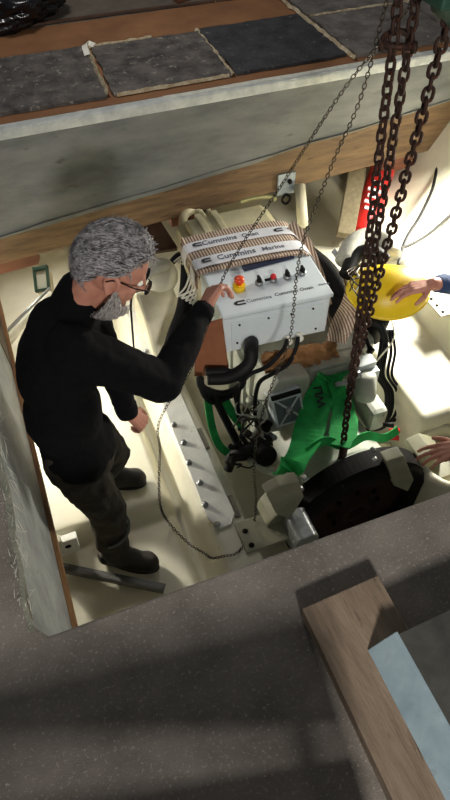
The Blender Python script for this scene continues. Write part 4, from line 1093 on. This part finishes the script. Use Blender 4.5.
# right hand closed round the chain near the box corner
rk_ = at(221, 277, t=2.77)
hand(mb, J['rwr']+(rk_-J['rwr']).normalized()*.02, rk_, (_u*.35 - _f*.6 - _r*.7), (_u*.8 + _r*.1 + _f*.2), [(.5, .9, .6), (.6, .9, .6), (.7, .9, .6), (.8, .9, .6)], 1.25, .05, .7)
lk_ = at(153, 431, t=2.87)
hand(mb, J['lwr']+(lk_-J['lwr']).normalized()*.02, lk_, (_u*.5 - _f*.8), (_u*.6 + _r*.6), [(1.0, 1.2, .8)]*4, 1.02, .04, .8)
body = part('body', shift(solid(mb, .0055, 4, .5), og), M_SKIN, man)
for sd in (1, -1):
    e = part('eye', MB().ell(P(.080, .031*sd, .008), (.012*HS,)*3, None, 14, 10), M_WHITEP, man)
    part('iris', MB().ell(P(.0905, .031*sd, .006), (.0045*HS,)*3, None, 10, 8), M_NAVY, e)
# hair and beard
HB = ((-.010, 0, .024), (.108, .087, .112))
flow = lambda v: Vector((-1.0, .15*v.y, .25 - .9*max(0, -v.x) - .35*abs(v.y)))
mb = cap_mesh(P, HB, hair_region, MB())
strands(P, M3, 2600, hair_region, flow, .075, .0024, .014, HB, mb, .5, 3)
strands(P, M3, 120, lambda v, rg: v.z > .72 and v.x > -.3, lambda v: Vector((-.4, .5, .5)), .035, .0022, .022, HB, mb, .8, 5)
strands(P, M3, 160, lambda v, rg: hair_region(v, rg) and v.x > .2, lambda v: Vector((.1, -.9, .1)), .03, .002, .010, HB, mb, .6, 6)
part('hair', mb, M_HAIR, man, 'tousled grey hair')
BB = ((.022, 0, -.052), (.084, .080, .112))
mb = cap_mesh(P, BB, beard_region, MB())
strands(P, M3, 1400, beard_region, lambda v: Vector((.15, 0, -1)), .045, .0017, .012, BB, mb, .35, 4)
part('beard', mb, M_BEARD, man, 'short grey beard')
# glasses
gl = MB()
for sd in (1, -1):
    pts = [P(.112 + .004*math.cos(a), .034*sd + .026*math.cos(a), .006 + .018*math.sin(a)) for a in [2*math.pi*k/18 for k in range(18)]]
    gl.tube(pts, .0022, 6, closed=True)
    gl.tube([P(.110, .060*sd, .012), P(.06, .082*sd, .014), P(-.005, .090*sd, .016), P(-.03, .088*sd, -.002)], .0026, 6, sub=4)
gl.tube([P(.114, -.008, .010), P(.117, 0, .013), P(.114, .008, .010)], .0022, 6)
g_ = part('glasses', gl, M_DARK, man, 'thin dark-framed glasses')
for sd in (1, -1):
    part('lens', MB().lathe([(0, 0), (.024*HS, 0), (.024*HS, .0012), (0, .0012)], frame(P(.112, .034*sd, .006), M3 @ Vector((0, 1, 0)), M3 @ Vector((0, 0, 1)), M3 @ Vector((1, 0, 0))), 18), M_GLASS, g_)
# jumper
mb = MB()
MC = Matrix((Vector((.93, -.2, -.3)).normalized(), lat, Vector((.3, 0, .95)).normalized())).transposed()
mb.ell(J['chest']+Vector((-.01, 0, .01)), (.165, .215, .20), MC, 24, 18); mb.ell(J['chest']+Vector((.02, .02, .11)), (.14, .19, .12), MC, 24, 18)
mb.ell(J['waist']+Vector((.0, .01, .02)), (.155, .185, .20), MT, 24, 18); mb.ell(J['pelvis']+Vector((0, .0, -.0)), (.155, .185, .13), MT, 24, 18)
mb.cone(J['rsh'], J['lsh'], .085, .082); mb.cone(J['chest']+Vector((.04, .02, .08)), nb+Vector((.01, 0, -.02)), .11, .085)
mb.cone(nb+Vector((-.01, 0, -.06)), nb+Vector((.03, .0, .02)), .095, .080)
limb(mb, [J['rsh'], J['rsh'].lerp(J['relb'], .55), J['relb'], J['relb'].lerp(J['rwr'], .5), J['rwr']], [.10, .092, .080, .066, .048])
limb(mb, [J['lsh'], J['lelb'], J['lwr']], [.085, .064, .043])
part('jumper', shift(solid(mb, .009, 5, .5, disp=(.022, .09)), og), M_JUMPER, man, 'black knitted jumper')
for w_, e_ in ((J['rwr'], J['relb']), (J['lwr'], J['lelb'])):
    d = (w_-e_).normalized()
    part('cuff', MB().tube([w_-d*.035, w_-d*.0, w_+d*.022, w_+d*.020], [.050, .049, .044, .036], 18), M_JUMPER, man)
# trousers
mb = MB()
mb.ell(J['pelvis']+Vector((0, 0, -.05)), (.15, .175, .13), MT, 24, 16)
limb(mb, [J['rhip'], J['rhip'].lerp(J['rk'], .5)+Vector((.0, 0, 0)), J['rk'], J['rk'].lerp(J['ra'], .5)-fb*.012, J['ra']+Vector((0, 0, .035))], [.115, .105, .088, .082, .072])
limb(mb, [J['lhip'], J['lhip'].lerp(J['lk'], .5), J['lk'], J['lk'].lerp(J['la'], .5)-fb*.012, J['la']+Vector((0, 0, .03))], [.112, .10, .086, .080, .072])
tr_ = part('trousers', shift(solid(mb, .009, 4, .5, disp=(.026, .075)), og), M_TROUSER, man, 'baggy dark olive work trousers')
c = J['rk'].lerp(J['ra'], .42)
part('knee_tape', MB().tube([c + (fb*math.cos(a)+Vector((-fb.y, fb.x, 0))*math.sin(a))*.088 + Vector((0, 0, .028*math.cos(a-.6))) for a in [R(k*10) for k in range(-10, 6)]], .005, 6, flat=2.0), mat('grey_tape', (88, 88, 84), rough=.7), tr_, 'thin grey stripe across the shin')
# boots
def boot(ank, d, zf):
    d = Vector(d).normalized(); s = Vector((-d.y, d.x, 0)); mb = MB(); a = Vector(ank)
    mb.cone(a+Vector((0, 0, .07)), a+Vector((0, 0, -.0)), .068, .062); g = Vector((a.x, a.y, zf))
    mb.cone(g-d*.055+Vector((0, 0, .055)), g+d*.06+Vector((0, 0, .062)), .050, .056)
    mb.cone(g+d*.06+Vector((0, 0, .06)), g+d*.17+Vector((0, 0, .05)), .058, .048)
    mb.cone(a, g+d*.09+Vector((0, 0, .07)), .06, .052)
    mb.ell(g+d*.15+s*.01+Vector((0, 0, .052)), (.06, .05, .042), Matrix((d, s, Vector((0, 0, 1)))).transposed())
    b = part('boot', shift(solid(mb, .008, 4, .5, disp=(.006, .05)), og), M_BOOT, man, 'dark work boot')
    n = 20; pts = []
    for k in range(n):
        t = 2*math.pi*k/n; x = math.cos(t); y = math.sin(t)
        L = .07 + x*.145; wd = .046 + .010*math.sin(max(-1, min(1, x))*1.4)
        q = g + d*L + s*y*wd; pts.append((q.x, q.y))
    part('sole', MB().prism(pts, 'z', zf+.0005, zf+.024, bev=.003), M_SOLE, b)
    part('laces', MB().tube([g+d*(.05+.02*(k//2))+s*(.018 if k % 2 else -.018)+Vector((0, 0, .125-.012*(k//2))) for k in range(8)], .003, 5), M_DARK, b)
boot(J['ra'], (.85, -.50, 0), -1.459); boot(J['la'], (.92, -.36, 0), -1.349)

# ------------------------------------------------------------------ the helper at the right edge
hp_ = root('person', (2.55, 1.66, -.94), 'kneeling helper reaching in from the right edge in a blue sleeve', 'person')
og = ORIG[hp_.name]
K = dict(rsh=Vector((2.26, 1.86, -.36)), lsh=Vector((2.20, 1.46, -.48)), relb=Vector((2.09, 1.97, -.55)), rwr=at(433, 284, t=3.06),
    lelb=Vector((2.06, 1.38, -.76)), lwr=at(468, 447, t=2.98), chest=Vector((2.36, 1.66, -.54)), waist=Vector((2.5, 1.67, -.68)), pelvis=Vector((2.62, 1.68, -.76)),
    rhip=Vector((2.62, 1.78, -.77)), lhip=Vector((2.62, 1.58, -.77)), rk=Vector((2.38, 1.84, -.86)), lk=Vector((2.38, 1.52, -.86)), ra=Vector((2.74, 1.83, -.87)), la=Vector((2.74, 1.53, -.87)))
lat2 = Vector((.1, -.98, -.25)).normalized(); ax2 = (K['chest']-K['pelvis']).normalized(); fb2 = lat2.cross(ax2).normalized(); lat2 = ax2.cross(fb2)
MT2 = Matrix((fb2, lat2, ax2)).transposed()
mb = MB(); hc2 = Vector((2.16, 1.63, -.24))
P2, M32 = head(mb, hc2, (-.85, .1, -.5), (-.3, 0, 1), 1.0)
mb.cone(K['chest']-Vector((.06, 0, -.1)), P2(-.02, 0, -.06), .06, .056)
mb.ell(K['chest'], (.11, .16, .18), MT2); mb.ell(K['waist'], (.11, .14, .16), MT2); mb.ell(K['pelvis'], (.12, .15, .12), MT2); mb.cone(K['rsh'], K['lsh'], .065, .065)
limb(mb, [K['rsh'], K['relb'], K['rwr']], [.055, .045, .032]); limb(mb, [K['lsh'], K['lelb'], K['lwr']], [.055, .045, .032])
limb(mb, [K['rhip'], K['rk'], K['ra']], [.08, .055, .042]); limb(mb, [K['lhip'], K['lk'], K['la']], [.08, .055, .042])
kn = at(400, 290, t=3.06)
hand(mb, at(432, 284, t=3.06), kn, (_u*.75 - _f*.6), (-_u*.9 - _r*.2 - _f*.3), [(.18, .30, .25), (.15, .30, .25), (.2, .35, .3), (.3, .4, .3)], 1.12, .06, .35)
hand(mb, K['lwr']+Vector((-.02, 0, 0)), at(438, 453, t=3.0), (_u*.6 - _f*.8), (_u*1.0 + _r*.1), [(.2, .3, .3), (.25, .3, .3), (.3, .4, .3), (.4, .4, .3)], 1.22, .08, .3)
part('body', shift(solid(mb, .0055, 3, .5), og), M_SKIN2, hp_)
mb = cap_mesh(P2, HB, hair_region, MB()); strands(P2, M32, 900, hair_region, flow, .03, .002, .006, HB, mb, .4, 8)
part('hair', mb, mat('brown_hair', (52, 40, 32), (78, 62, 50), 60, .6), hp_)
mb = MB()
mb.ell(K['chest'], (.15, .20, .20), MT2, 24, 18); mb.ell(K['waist'], (.15, .18, .20), MT2, 24, 18); mb.ell(K['pelvis'], (.15, .18, .14), MT2, 24, 18); mb.cone(K['rsh'], K['lsh'], .085, .085)
limb(mb, [K['rsh'], K['relb'], K['rwr'].lerp(K['relb'], .17)], [.085, .065, .046]); limb(mb, [K['lsh'], K['lelb'], K['lwr']], [.085, .065, .048])
part('jacket', shift(solid(mb, .009, 4, .5, disp=(.02, .09)), og), M_BLUE, hp_, 'blue work jacket')
mb = MB()
mb.ell(K['pelvis'], (.155, .185, .14), MT2, 24, 16)
limb(mb, [K['rhip'], K['rk'], K['ra']], [.10, .078, .068]); limb(mb, [K['lhip'], K['lk'], K['la']], [.10, .078, .068])
part('trousers', shift(solid(mb, .009, 4, .5, disp=(.02, .08)), og), M_TROUSER, hp_)
for a in (K['ra'], K['la']):
    mb = MB(); mb.cone(a, a+Vector((.09, 0, .01)), .06, .05); mb.cone(a+Vector((.09, 0, .02)), a+Vector((.12, 0, -.0)), .05, .05)
    part('boot', shift(solid(mb, .009, 3, .5), og), M_BOOT, hp_)
